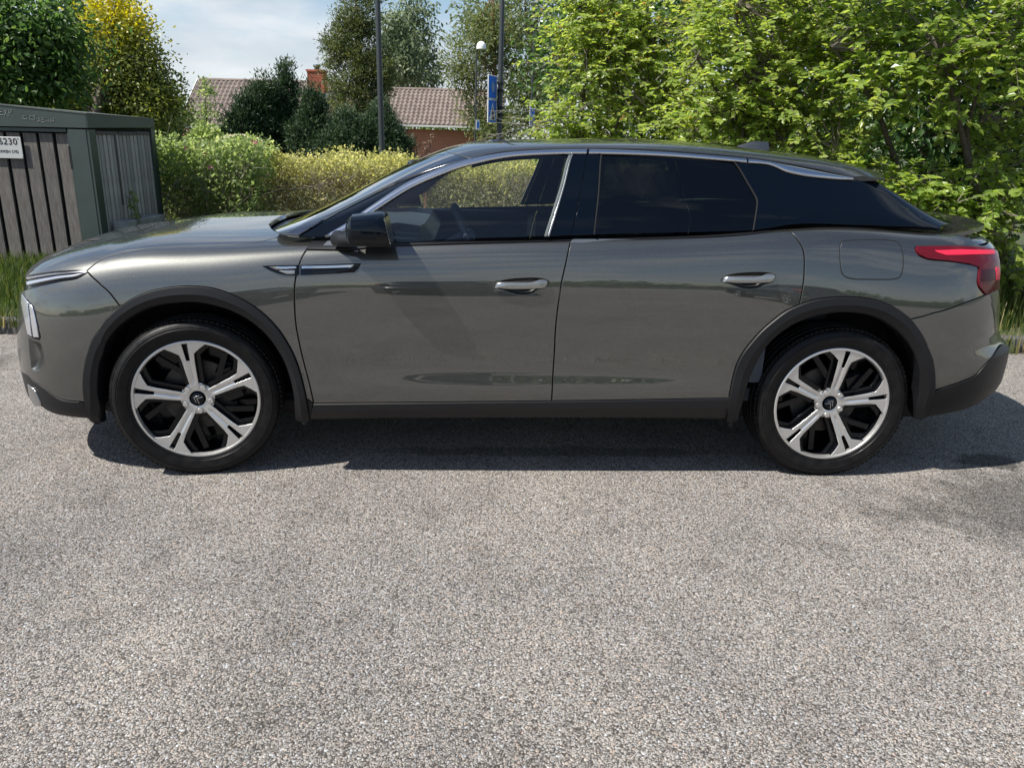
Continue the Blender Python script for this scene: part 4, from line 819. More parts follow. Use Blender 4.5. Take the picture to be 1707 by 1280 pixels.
# ---------------------------------------------------------------- ground
YK = lambda x: 1.508 - .028 * x                      # line of the kerb
a = NM('exposed_aggregate_asphalt'); co = a.obj()
wp = a.n('ShaderNodeTexNoise', {'Vector': co, 'Scale': 60., 'Detail': 2.}); wv = a.n('ShaderNodeVectorMath', {0: wp.outputs['Color'], 1: (.012, .012, .0)}, operation='MULTIPLY')
cw = a.n('ShaderNodeVectorMath', {0: co, 1: wv.outputs[0]}, operation='ADD').outputs[0]
v1 = a.n('ShaderNodeTexVoronoi', {'Vector': cw, 'Scale': 146.}); v2 = a.n('ShaderNodeTexVoronoi', {'Vector': cw, 'Scale': 235.})
r1 = a.n('ShaderNodeSeparateColor', {'Color': v1.outputs['Color']}); r2_ = a.n('ShaderNodeSeparateColor', {'Color': v2.outputs['Color']})
st = [(0., (0.126, 0.118, 0.109)), (.16, (0.235, 0.218, 0.202)), (.34, (0.350, 0.329, 0.299)), (.5, (0.450, 0.417, 0.375)), (.62, (0.343, 0.332, 0.323)), (.75, (0.540, 0.505, 0.456)), (.86, (0.468, 0.368, 0.300)), (.93, (0.396, 0.409, 0.426)), (1., (0.628, 0.642, 0.655))]
c1 = a.ramp(r1.outputs[0], st); c2 = a.ramp(r2_.outputs[1], st)
pick = a.ramp(r1.outputs[2], [(.42, (0,) * 3), (.46, (1,) * 3)]); cc = a.mixc(pick, c1, c2)
d1 = a.n('ShaderNodeMath', {0: v1.outputs['Distance'], 1: 92 * .0105}, operation='MULTIPLY'); 
dd = a.n('ShaderNodeMix', {'Factor': pick, 2: v1.outputs['Distance'], 3: v2.outputs['Distance']}, data_type='FLOAT').outputs[0]
gapf = a.ramp(dd, [(.46, (0,) * 3), (.74, (1,) * 3)]); cc = a.mixc(gapf, cc, (.065, .058, .052))
big = a.noise(.9, 5, co, .6); cc = a.mixc(a.ramp(big, [(.35, (.84, .84, .86)), (.65, (1.12, 1.10, 1.07))]), (0., 0., 0.), cc) if False else a.mixc(1., cc, a.ramp(big, [(.33, (.84, .84, .86)), (.68, (1.12, 1.10, 1.07))]), 'MULTIPLY')
st2 = a.noise(3.7, 6, co, .7); cc = a.mixc(1., cc, a.ramp(st2, [(.30, (.78, .77, .76)), (.46, (1., 1., 1.)), (.75, (1.05, 1.05, 1.05))]), 'MULTIPLY')
# darker patches in the asphalt, the last one painted shadow
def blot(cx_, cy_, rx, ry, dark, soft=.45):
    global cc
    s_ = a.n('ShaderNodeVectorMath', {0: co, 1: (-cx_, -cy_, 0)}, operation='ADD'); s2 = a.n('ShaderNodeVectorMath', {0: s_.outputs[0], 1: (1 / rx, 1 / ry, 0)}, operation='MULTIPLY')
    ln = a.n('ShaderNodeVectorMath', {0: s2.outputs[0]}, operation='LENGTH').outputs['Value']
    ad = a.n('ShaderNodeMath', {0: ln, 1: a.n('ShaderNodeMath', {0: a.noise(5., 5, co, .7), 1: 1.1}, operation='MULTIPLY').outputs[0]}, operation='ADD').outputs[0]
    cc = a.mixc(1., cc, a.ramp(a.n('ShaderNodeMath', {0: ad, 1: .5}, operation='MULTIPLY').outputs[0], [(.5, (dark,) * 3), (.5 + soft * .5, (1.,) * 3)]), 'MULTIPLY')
blot(4.2, -1.22, 2.1, .66, .56, .25); blot(.55, -2.3, .12, 2.2, .91, .6); blot(-1.3, -2.0, 1.5, 1.7, .86, .5); blot(.9, -2.6, .8, .5, .90, .6); blot(3.72, -.72, .30, .16, .40, .2); blot(1.6, -.62, 1.3, .10, .6, .3); blot(-2.3, .8, .9, .35, .55, .4)  # last blot paints in tree and shed shadow beside the left kerb
a.p(Base_Color=cc, Roughness=.86, Specular_IOR_Level=.25)
hh = a.ramp(dd, [(.0, (1.,) * 3), (.65, (0.,) * 3)])
hs = a.n('ShaderNodeMath', {0: hh, 1: a.noise(420., 2, co)}, operation='ADD').outputs[0]
a.bump(hs, .8, .0045); MT['asphalt'] = a.m
def sheet(name, pts, mat, kind='structure'):
    o = mesh_obj(name, pts, [tuple(range(len(pts)))], mat); o['kind'] = kind; return o
a = NM('soil_and_turf'); f = a.noise(3., 6, rough=.65); a.p(Base_Color=a.ramp(f, [(.35, (.055, .05, .028)), (.55, (.05, .075, .025)), (.75, (.10, .10, .045))]), Roughness=.95).bump(a.noise(60, 4), .5, .03); MT['turf'] = a.m
sheet('ground', [(-900, -900, -.05), (900, -900, -.05), (900, 900, -.05), (-900, 900, -.05)], MT['turf'])
sheet('car_park', [(-40, -30, 0), (40, -30, 0), (40, YK(40), 0), (-40, YK(-40), 0)], MT['asphalt'])
sheet('verge', [(-60, YK(-60) + .12, .10), (60, YK(60) + .12, .10), (60, 90, .10), (-60, 90, .10)], MT['turf'])
a = NM('kerb_granite'); f = a.noise(90, 4, rough=.7); a.p(Base_Color=a.ramp(f, [(.3, (.06, .057, .052)), (.55, (.12, .116, .107)), (.8, (.20, .195, .18))]), Roughness=.9).bump(f, .9, .02); MT['kerb'] = a.m
kerb = bpy.data.objects.new('kerb', None); COL.objects.link(kerb); kerb['kind'] = 'structure'
b = MB(); b.box((0, 0, 0), (.99, .13, .22), bev=.012); k0 = b.build('kerb_stone', MT['kerb'], kerb, angle=50)
for i in range(16):
    o = k0 if i == 0 else link(k0.copy(), kerb); x = -7.5 + i; o.location = (x, YK(x) + .06 + rng.normal(0, .004), .0 + rng.normal(0, .003)); o.rotation_euler = (rng.normal(0, .01), 0, -.028)

# ---------------------------------------------------------------- foliage tools
def leaf_mat(name, stops, trans=.38, rough=.42, single=False):
    a = NM(name)
    f = a.n('ShaderNodeObjectInfo').outputs['Random'] if single else a.n('ShaderNodeAttribute', attribute_name='tint').outputs['Fac']
    col = a.ramp(f, stops); a.p(Base_Color=col, Roughness=rough, Specular_IOR_Level=.4)
    hv = a.n('ShaderNodeHueSaturation', {'Saturation': 1.15, 'Value': 1.9, 'Color': col, 'Hue': .485})
    tr = a.n('ShaderNodeBsdfTranslucent', {'Color': hv.outputs[0]}); mi = a.n('ShaderNodeMixShader', {0: trans, 1: a.b.outputs[0], 2: tr.outputs[0]}); a.l(mi.outputs[0], a.o.inputs['Surface']); return a.m
LF_BUSH = [(0., (.10, .17, .036)), (.45, (.22, .31, .070)), (.8, (.33, .405, .105)), (.996, (.32, .36, .10)), (1., (.34, .22, .07))]
MT['lf_bush'] = leaf_mat('bush_leaf', LF_BUSH, .52, .30); MT['lf_bush1'] = leaf_mat('bush_leaf_single', LF_BUSH[:3] + [(1., (.28, .34, .08))], .52, .30, True)
MT['lf_dark'] = leaf_mat('dark_leaf', [(0., (.036, .078, .026)), (.6, (.080, .15, .044)), (1., (.15, .22, .065))], .45)
MT['lf_mid'] = leaf_mat('mid_leaf', [(0., (.055, .09, .028)), (.6, (.12, .175, .048)), (1., (.21, .26, .075))], .35)
MT['lf_gold'] = leaf_mat('golden_leaf', [(0., (.085, .115, .032)), (.45, (.20, .235, .06)), (.75, (.36, .36, .05)), (1., (.72, .63, .06))], .35)
MT['lf_con'] = leaf_mat('conifer_spray', [(0., (.018, .040, .020)), (.6, (.042, .080, .036)), (1., (.085, .13, .05))], .2, .6)
MT['lf_con2'] = leaf_mat('olive_conifer_spray', [(0., (.045, .070, .028)), (.6, (.10, .13, .042)), (1., (.21, .215, .07))], .3, .6)
MT['lf_birch'] = leaf_mat('birch_leaf', [(0., (.10, .14, .085)), (.6, (.17, .215, .12)), (1., (.27, .31, .17))], .35, .5)
MT['lf_pine'] = leaf_mat('pine_needle', [(0., (.065, .095, .038)), (.55, (.13, .165, .055)), (1., (.25, .265, .095))], .35, .6)
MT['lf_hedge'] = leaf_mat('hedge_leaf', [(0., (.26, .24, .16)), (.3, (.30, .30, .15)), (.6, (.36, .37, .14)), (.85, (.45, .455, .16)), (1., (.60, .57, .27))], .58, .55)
MT['lf_rose'] = leaf_mat('rose_leaf', [(0., (.13, .175, .08)), (.6, (.22, .295, .11)), (1., (.38, .43, .19))], .56, .42)
MT['grass'] = leaf_mat('grass_blade', [(0., (.036, .066, .014)), (.55, (.075, .115, .026)), (.85, (.14, .15, .045)), (1., (.34, .28, .14))], .35, .5)
MT['bark'] = simple('bark', (.085, .070, .055), .9, vary=.4, scale=18); MT['bark_red'] = simple('pine_bark', (.23, .125, .075), .9, vary=.3, scale=12); MT['twig'] = simple('grey_twig', (.15, .13, .105), .9, vary=.3, scale=25)
MT['bark_birch'] = simple('birch_bark', (.42, .40, .37), .85, vary=.3, scale=9)
def unit(v): return v / np.maximum(np.linalg.norm(v, axis=-1, keepdims=True), 1e-9)
def leaves(p, d, nrm, l, w, fold=.18, hexa=True):
    "vertex and face arrays of many leaves"
    d = unit(d); side = unit(np.cross(d, nrm)); n2 = np.cross(side, d); l = l[:, None]; w = w[:, None]
    if hexa:
        V = np.stack([p, p + d * l * .30 + side * w * .43 + n2 * w * fold, p + d * l * .66 + side * w * .44 + n2 * w * fold * .8 - n2 * l * .03, p + d * l - n2 * l * .10,
                      p + d * l * .66 - side * w * .44 + n2 * w * fold * .8 - n2 * l * .03, p + d * l * .30 - side * w * .43 + n2 * w * fold], 1)
        k = len(p); o = np.arange(k)[:, None] * 6; F = np.concatenate([o + [0, 3, 2, 1], o + [0, 5, 4, 3]])
        return V.reshape(-1, 3), F, 6
    V = np.stack([p, p + d * l * .5 + side * w * .5, p + d * l - n2 * l * .08, p + d * l * .5 - side * w * .5], 1)
    return V.reshape(-1, 3), np.arange(len(p))[:, None] * 4 + [0, 3, 2, 1], 4
def foliage(name, parent, p, d, nrm, l, w, tint, mat, hexa=False, kind='stuff'):
    V, F, k = leaves(p, d, nrm, l, w, hexa=hexa)
    o = mesh_obj(name, V, F, mat, parent, attr=np.repeat(np.clip(tint, 0, 1), k))
    if kind: o['kind'] = kind
    return o
def in_blobs(blobs, n, shell=.45):
    wgt = np.array([b[1][0] * b[1][1] + b[1][0] * b[1][2] + b[1][1] * b[1][2] for b in blobs]); k = rng.choice(len(blobs), n, p=wgt / wgt.sum())
    c = np.array([b[0] for b in blobs])[k]; r = np.array([b[1] for b in blobs])[k]
    u = unit(rng.normal(size=(n, 3))); rad = rng.random(n) ** shell
    return c + u * r * rad[:, None], u, rad
def tree(name, label, cat, base, blobs, mat, lsize, n, trunk=.15, bark='bark', clump=26, spread=None, aspect=.55, group=None, droop=.0, tintz=None, upright=0., limbs=22, hexa=False, top=None, shell=.45):
    base = np.array(base, float); r = root(name, base.tolist(), label, cat, group)
    B = [(np.array(c) - base, np.array(q)) for c, q in blobs]
    nc = max(8, n // clump); C_, U, rad = in_blobs(B, nc, shell); spread = spread or lsize * 2.6
    k = rng.integers(0, nc, n); p = C_[k] + rng.normal(size=(n, 3)) * spread * [1, 1, .7]
    d = unit(U[k] * .8 + rng.normal(size=(n, 3)) * .8 + [0, 0, upright - droop]); nr = unit(rng.normal(size=(n, 3)) * .7 + U[k] * .5 + [0, 0, .8])
    l = lsize * rng.uniform(.65, 1.3, n); t = rng.normal(.5, .2, n) + rng.normal(0, .13, nc)[k]
    if tintz: t = t * .55 + np.clip((p[:, 2] + base[2] - tintz[0]) / (tintz[1] - tintz[0]), 0, 1) * .62 * rng.uniform(.55, 1.2, nc)[k]
    p[:, 2] = np.maximum(p[:, 2], .06)
    foliage('foliage', r, p, d, nr, l, l * aspect, t, mat, hexa)
    zt = top if top else max(c[2] + q[2] * .6 for c, q in B); cx_ = np.average([c[:2] for c, q in B], axis=0)
    b = MB(); pts = [(0, 0, -.1), (cx_[0] * .1, cx_[1] * .1, zt * .3), (cx_[0] * .55, cx_[1] * .55, zt * .65), (cx_[0], cx_[1], zt)]
    b.tube(pts, [trunk * 1.2, trunk, trunk * .65, trunk * .15], 8); b.build('trunk', MT[bark], r, smooth=True)
    b = MB()
    for i in range(limbs):
        e = C_[rng.integers(nc)]; f = rng.uniform(.25, .8); s0 = np.array(pts[1]) * (1 - f) + np.array(pts[2]) * f if f < .6 else np.array(pts[2]) * .6 + np.array(pts[3]) * .4
        m = (s0 + e) / 2 + rng.normal(size=3) * .12 * np.linalg.norm(e - s0) + [0, 0, .05]
        b.tube([s0, m, e], [trunk * .32, trunk * .2, trunk * .05], 5, cap=False)
    if limbs: o = b.build('limbs', MT[bark], r, smooth=True); o['kind'] = 'stuff'
    return r
def bl(*a): return [(np.array(a[i]), np.array(a[i + 1])) for i in range(0, len(a), 2)]
# ---------------------------------------------------------------- shed
MT['green'] = simple('green_painted_steel', (.043, .061, .055), .45, vary=.1, scale=4)
a = NM('weathered_board'); f = a.n('ShaderNodeTexNoise', {'Vector': a.n('ShaderNodeMapping', {'Vector': a.obj(), 'Scale': (18., 18., 1.6)}).outputs[0], 'Scale': 4., 'Detail': 6., 'Roughness': .65}).outputs['Fac']
rnd = a.n('ShaderNodeObjectInfo').outputs['Random']
a.p(Base_Color=a.mixc(1., a.ramp(f, [(.25, (.058, .055, .053)), (.5, (.125, .118, .114)), (.75, (.20, .19, .185))]), a.ramp(rnd, [(0., (.72, .70, .72)), (1., (1.15, 1.1, 1.02))]), 'MULTIPLY'), Roughness=.85).bump(f, .4, .004); MT['board'] = a.m
a = NM('skylit_board'); f = a.n('ShaderNodeTexNoise', {'Vector': a.n('ShaderNodeMapping', {'Vector': a.obj(), 'Scale': (18., 18., 1.6)}).outputs[0], 'Scale': 5., 'Detail': 6., 'Roughness': .65}).outputs['Fac']
a.p(Base_Color=a.mixc(1., a.ramp(f, [(.25, (.24, .225, .222)), (.5, (.42, .40, .39)), (.75, (.56, .54, .53))]), a.ramp(a.n('ShaderNodeObjectInfo').outputs['Random'], [(0., (.70, .69, .70)), (1., (1.2, 1.15, 1.1))]), 'MULTIPLY'), Roughness=.85).bump(f, .4, .004); MT['board2'] = a.m  # lighter board tone, skylight on the shed's end face painted into the colour
shed = root('bin_shed', (-2.63, 4.11, .10), 'green steel framed shed with grey vertical boards left of the car', 'shed', rz=-YAW)
Zs = -.10
def plate(b, pts, th, n):
    pts = [Vector(p) for p in pts]; n = Vector(n) * th; k = len(pts); b.add([p for p in pts] + [p - n for p in pts], [tuple(range(k)), tuple(range(2 * k - 1, k - 1, -1))] + [(i, i + k, (i + 1) % k + k, (i + 1) % k) for i in range(k)])
b = MB(); plate(b, [(-3.2, -.03, 1.44 + Zs), (.02, -.03, 1.455 + Zs), (.02, -.03, 1.592 + Zs), (-3.2, -.03, 1.83 + Zs)], .03, (0, -1, 0)); plate(b, [(.03, -.028, 1.456 + Zs), (.03, 1.43, 1.482 + Zs), (.03, 1.43, 1.578 + Zs), (.03, -.028, 1.592 + Zs)], .03, (1, 0, 0)); b.build('fascia', MT['green'], shed)
b = MB(); plate(b, [(.035, -.035, 1.597 + Zs), (.035, 1.435, 1.583 + Zs), (-3.2, 1.435, 1.80 + Zs), (-3.2, -.035, 1.835 + Zs)], .012, (0, 0, 1)); b.build('roof', simple('shed_roof_sheet', (.10, .115, .10), .7, vary=.2), shed)
b = MB(); b.box((-.09, .0, .72 + Zs), (.178, .05, 1.44)); b.box((.012, .045, .72 + Zs), (.028, .13, 1.44)); b.build('corner_post', MT['green'], shed)
b = MB(); b.box((.01, 1.375, .74 + Zs), (.04, .10, 1.46)); b.build('corner_post', MT['green'], shed)
b = MB(); b.box((-1.6, .08, .74 + Zs), (3.1, .02, 1.46)); b.box((-.06, .75, .74 + Zs), (.02, 1.4, 1.46)); b.build('backing', simple('shed_inside', (.02, .028, .026), .8), shed)
b = MB(); b.box((0, 0, 0), (.126, .024, 1.26), bev=.003); p0 = b.build('board', MT['board'], shed)
for i in range(16):
    o = p0 if i == 0 else link(p0.copy(), shed); o.location = (-.262 - i * .163 + rng.normal(0, .002), .025 + rng.normal(0, .002), .765 + Zs); o.rotation_euler = (0, rng.normal(0, .003), 0)
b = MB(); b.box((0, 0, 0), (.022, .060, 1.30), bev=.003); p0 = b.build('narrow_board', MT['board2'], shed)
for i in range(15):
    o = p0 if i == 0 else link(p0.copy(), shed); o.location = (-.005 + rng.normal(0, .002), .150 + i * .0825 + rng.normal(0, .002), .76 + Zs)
b = MB(); b.box((-1.7, .0, 1.425 + Zs), (3.0, .03, .03)); b.box((-.19, -.004, .75 + Zs), (.008, .02, 1.32)); b.build('door_frame', MT['green'], shed)
b = MB(); b.box((.008, .36, 1.41 + Zs), (.01, .42, .035)); b.box((.008, .80, 1.41 + Zs), (.01, .40, .035)); b.box((.008, 1.22, 1.415 + Zs), (.01, .40, .035)); b.box((.008, .52, 1.05 + Zs), (.012, .035, .75)); b.build('batten', MT['board'], shed)
b = MB(); b.box((-.185, -.012, 1.17 + Zs), (.03, .012, .22)); b.tube([(-.178, -.018, 1.06 + Zs), (-.178, -.018, 1.28 + Zs)], .009, 6); b.build('hinge', MT['plastic'], shed)
def strokes(name, parent, polys, mat, y, x0, z0, sc, w=.004):
    b = MB()
    for P in polys: b.tube([(x0 + u * sc, y, z0 + v * sc) for u, v in P], w, 4)
    b.build(name, mat, parent)
MT['white'] = NM('white_paint').p(Base_Color=(.62, .63, .62), Roughness=.6).m
MT['chalk'] = NM('faded_marker').p(Base_Color=(.30, .32, .31), Roughness=.8).m
GL = {'E': [[(.6, 1), (0, .9), (0, .5), (.5, .55)], [(0, .5), (-.2, .05), (.6, 0)]], 'X': [[(0, 1), (.6, -.1)], [(.6, 1), (0, -.2)]], 'P': [[(0, -.2), (.05, 1), (.6, .85), (.5, .5), (.05, .45)]],
      'C': [[(.7, .9), (.1, .7), (-.1, .4), (.7, .15)]], 'A': [[(0, 0), (.35, 1), (.6, 0)], [(.1, .4), (.55, .4)]], 'R': [[(0, 0), (.05, 1), (.5, .8), (.1, .5), (.6, 0)]], 'T': [[(-.1, 1), (.6, 1)], [(.25, 1), (.25, 0)]],
      'S': [[(.6, .9), (.1, .8), (.5, .45), (-.1, .1)]], 'V': [[(0, .9), (.2, 0), (.55, .9)]], 'W': [[(0, .8), (.1, 0), (.35, .5), (.5, 0), (.7, .9)]]}
def scrawl(txt, x, z, sc):
    for i, ch in enumerate(txt): strokes('graffiti', shed, GL[ch], MT['chalk'], -.0315, x + i * sc * .85, z, sc, .0019)
scrawl('EXP', -.82, 1.555 + Zs, .055); scrawl('CART', -.60, 1.515 + Zs, .042); scrawl('SEAWS', -.45, 1.498 + Zs, .040)
sg = root('number_sign', (-2.63 - .88 * math.cos(YAW), 4.11 + .88 * math.sin(YAW) - .0, 1.25), 'white metal sign with number 6230 screwed to the grey shed boards', 'sign', rz=-YAW)
b = MB(); b.box((-.004, -.012, 0), (.44, .006, .205), bev=.002); b.build('sign_plate', NM('sign_white').p(Base_Color=(.50, .51, .50), Roughness=.4).m, sg)
MT['black'] = NM('black_print').p(Base_Color=(.015, .015, .016), Roughness=.5).m
def text(parent, s, size, loc, mat, ext=.001, rot=(math.pi / 2, 0, 0), align='LEFT', name='lettering'):
    cu = bpy.data.curves.new(name, 'FONT'); cu.body = s; cu.size = size; cu.extrude = ext; cu.align_x = align; cu.space_character = 1.08
    tmp = bpy.data.objects.new('lettering_curve', cu); COL.objects.link(tmp); bpy.context.view_layer.update(); me = bpy.data.meshes.new_from_object(tmp.evaluated_get(bpy.context.evaluated_depsgraph_get())); bpy.data.objects.remove(tmp); me.materials.clear(); me.materials.append(mat); o = bpy.data.objects.new(name, me); o.location = loc; o.rotation_euler = rot; return link(o, parent)
text(sg, '6230', .088, (-.006, -.0165, .030), MT['black']); text(sg, 'BAKKEN SYD', .036, (-.048, -.0165, -.048), MT['black'])
for x in (-.21, .19, .215):
    b = MB(); b.lathe([(.006, -.017), (.0005, -.019)], 8, c=(x, 0, .088 if x != .215 else -.09)); b.build('screw', MT['black'], sg)
# concrete planter block by the shed
MT['concrete'] = simple('pale_concrete', (.27, .275, .275), .9, vary=.25, scale=9)
pl = root('concrete_block', (-2.47, 4.72, .10), 'pale grey concrete planter block standing against the shed side', 'planter', rz=-YAW)
b = MB(); b.box((0, 0, .225), (.16, .86, .42), bev=.012); b.build('block', MT['concrete'], pl)

# ---------------------------------------------------------------- hedge and flowering shrubs
def hedge_mass(parent, x0, x1, y0, y1, ztop, n, ls, mat, tbase=.3, ttop=.9, lean=0., name='foliage', z0=.1):
    x = rng.uniform(x0, x1, n); y = y0 + (y1 - y0) * rng.random(n) ** 1.5; top = np.array([ztop(u) for u in x]) + .05 * np.sin(x * 3.1 + y * 2) + .04 * np.sin(x * 7.3 + 1) + .05 * np.sin(y * 5 + x)
    h = rng.random(n) ** .5; z = z0 + (top - z0) * h + rng.normal(0, .035, n); y = y + .12 * np.sin(x * 2.3 + z * 4) + rng.normal(0, .05, n)
    p = np.stack([x, y, z], 1); cl = np.sin(x * 9 + z * 11) * np.sin(y * 8 - z * 7)
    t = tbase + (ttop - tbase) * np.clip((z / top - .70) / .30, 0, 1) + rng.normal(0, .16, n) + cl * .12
    d = rng.normal(size=(n, 3)) + [0, -.35, .5]; nr = rng.normal(size=(n, 3)) * .8 + [-.35, -.25, .6]; l = ls * rng.uniform(.6, 1.4, n)
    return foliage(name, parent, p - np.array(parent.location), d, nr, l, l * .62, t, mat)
def twigs(parent, n, box, ln, rad, mat, name='twigs', up=.8):
    b = MB(); L0 = np.array(parent.location)
    for i in range(n):
        p = np.array([rng.uniform(*box[0]), rng.uniform(*box[1]), rng.uniform(*box[2])]) - L0; d = unit(rng.normal(size=3) + [0, -.1, up]); e = rng.uniform(.5, 1.3) * ln; m = p + d * e * .5 + rng.normal(size=3) * .06 * e
        b.tube([p, m, p + d * e + rng.normal(size=3) * .1 * e], [rad, rad * .7, rad * .3], 3, cap=False)
    o = b.build(name, mat, parent); o['kind'] = 'stuff'; return o
hd = root('hedge', (0, 7.4, .10), 'long clipped hedge with yellow-green top behind the car bonnet', 'hedge')
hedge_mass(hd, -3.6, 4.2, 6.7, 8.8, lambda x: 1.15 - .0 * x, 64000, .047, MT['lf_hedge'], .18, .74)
twigs(hd, 2600, ((-3.6, 4.0), (6.55, 7.3), (.2, .95)), .34, .0038, MT['twig'])
b = MB()
for pts in ([(-2.5, 6.5, .62), (-1.8, 6.45, .70), (-1.0, 6.4, .78), (-.4, 6.45, .92)], [(-3.1, 6.5, .5), (-2.2, 6.42, .56), (-1.5, 6.45, .70)], [(.0, 6.5, .7), (.2, 6.42, .85), (.5, 6.5, 1.0)], [(-.4, 6.45, .45), (-.1, 6.38, .62), (.1, 6.5, .75)]):
    b.tube([np.array(p) - [0, 7.4, .1] for p in pts], [.012, .010, .007, .003][:len(pts)], 6)
b.build('dead_branch', MT['bark'], hd)
rs_ = root('rose_bush', (-2.5, 6.0, .10), 'rose bush with pink flowers beside the grey shed', 'bush')
hedge_mass(rs_, -2.95, -1.45, 5.7, 6.9, lambda x: 1.33 - .05 * (x + 1.45) ** 2 * 0 - .06 * max(0, x + 1.8) * 4, 11000, .055, MT['lf_rose'], .32, .62)
twigs(rs_, 500, ((-2.9, -1.5), (5.6, 6.2), (.2, 1.0)), .5, .004, MT['twig'])
MT['pink'] = leaf_mat('pink_petal', [(0., (.55, .12, .24)), (1., (.70, .30, .40))], .3, .6); MT['cream'] = leaf_mat('cream_petal', [(0., (.55, .52, .30)), (1., (.78, .76, .62))], .3, .6)
def flower(parent, c, r, mat, n=6):
    q = np.arange(n) * 2 * math.pi / n + rng.random(); ax = unit(np.array([rng.normal() * .4, -.8, .5])); u = unit(np.cross(ax, [0, 0, 1])); v = np.cross(ax, u)
    d = np.cos(q)[:, None] * u + np.sin(q)[:, None] * v + ax * .25; p = np.repeat((np.array(c) - np.array(parent.location))[None], n, 0)
    return foliage('flower', parent, p, d, np.repeat(ax[None], n, 0), np.full(n, r), np.full(n, r * .95), rng.random(n), mat, True, kind=None)
for c, r in (((-2.279, 5.839, 1.238), .055), ((-2.066, 5.827, 1.180), .05), ((-2.270, 6.038, 1.292), .04), ((-1.519, 5.996, 1.346), .045), ((-1.988, 5.722, 1.045), .035)): flower(rs_, c, r, MT['pink'])
el = root('flowering_shrub', (-1.75, 7.4, .10), 'low shrub topped with cream white blossom between hedge and house', 'bush')
bp = bl((-2.266, 7.941, 1.298), (.38, .3, .12)); n = 2600; p, u, _ = in_blobs(bp, n); foliage('blossom', el, p - np.array(el.location), u + rng.normal(size=(n, 3)) * .5, rng.normal(size=(n, 3)) + [0, -.5, .8], np.full(n, .032), np.full(n, .03), rng.random(n), MT['cream'])
bp = bl((-2.297, 7.943, 1.146), (.55, .4, .25), (-2.758, 8.069, 1.286), (.30, .3, .22), (-2.746, 8.069, 1.413), (.2, .2, .15)); n = 5000; p, u, _ = in_blobs(bp, n); foliage('foliage', el, p - np.array(el.location), u + rng.normal(size=(n, 3)) * .7, rng.normal(size=(n, 3)) * .7 + [0, -.3, .8], rng.uniform(.04, .08, n), rng.uniform(.03, .045, n), rng.normal(.6, .2, n), MT['lf_rose'])
b = MB(); [b.tube([(rng.normal() * .1, 0, -.05), (rng.normal() * .2, 0, .5), (rng.normal() * .35, rng.normal() * .1, 1.1)], [.015, .012, .006], 5) for _ in range(7)]; b.build('stem', MT['bark'], el)
# weeds by the shed and the seed stalk above the hedge
wd = root('weed', (-2.42, 4.42, .10), 'tall leafy weed growing beside the shed corner planter', 'plant')
b = MB(); P_ = []
for i in range(5):
    x, y = rng.normal(0, .05), rng.normal(.12, .1); h = rng.uniform(.55, .85); pts = [np.array((x, y, 0)), np.array((x + .02, y, h * .5)), np.array((x + rng.normal(0, .05), y + rng.normal(0, .05), h))]; b.tube(pts, [.005, .004, .002], 4)
    for k in range(26): f = rng.uniform(.25, 1); P_.append(pts[0] * (1 - f) + pts[2] * f)
b.build('stem', MT['twig'], wd); n = len(P_); foliage('foliage', wd, np.array(P_), rng.normal(size=(n, 3)) + [0, 0, .2], rng.normal(size=(n, 3)) * .5 + [0, -.3, 1], rng.uniform(.04, .09, n), rng.uniform(.02, .035, n), rng.normal(.5, .2, n), MT['lf_rose'])
dk = root('dock_plant', (0.561, 6.178, 0.934), 'reddish dry seed stalk standing above the hedge near the windscreen', 'plant')
b = MB(); n = 360; P_ = []
for s_ in ((0, .46), (.10, .58), (-.06, .38), (.05, .50)):
    b.tube([(0, 0, -.5), (s_[0] * .5, 0, s_[1] * .5), (s_[0], 0, s_[1])], [.006, .005, .002], 4)
    for k in range(n // 4): f = rng.uniform(.45, 1); P_.append((s_[0] * f + rng.normal(0, .012), rng.normal(0, .012), s_[1] * f))
b.build('stem', MT['bark_red'], dk); foliage('seed_head', dk, np.array(P_), rng.normal(size=(n, 3)), rng.normal(size=(n, 3)), np.full(n, .022), np.full(n, .016), rng.random(n), leaf_mat('seed', [(0., (.16, .09, .06)), (1., (.36, .25, .19))], .1, .8))
# ---------------------------------------------------------------- grass
def blades(x, y, z, h, w, lean=.35):
    n = len(x); p = np.stack([x, y, z], 1); q = rng.uniform(0, 2 * math.pi, n); dr = np.stack([np.cos(q), np.sin(q), np.zeros(n)], 1); sd = np.stack([-np.sin(q), np.cos(q), np.zeros(n)], 1); ln = rng.uniform(.05, 1, n)[:, None] * lean * h[:, None]; hh = h[:, None]; ww = w[:, None]
    V = np.stack([p - sd * ww, p + sd * ww, p + dr * ln * .35 + [0, 0, 1] * hh * .6 + sd * ww * .7, p + dr * ln * .35 + [0, 0, 1] * hh * .6 - sd * ww * .7, p + dr * ln + [0, 0, 1] * hh * (1 - .2 * rng.random((n, 1)))], 1).reshape(-1, 3)
    o = np.arange(n)[:, None] * 5; F = [(o + [0, 1, 2, 3]), (o + [3, 2, 4, 4])]
    return V, np.concatenate([F[0]]), np.concatenate([o + [3, 2, 4]])
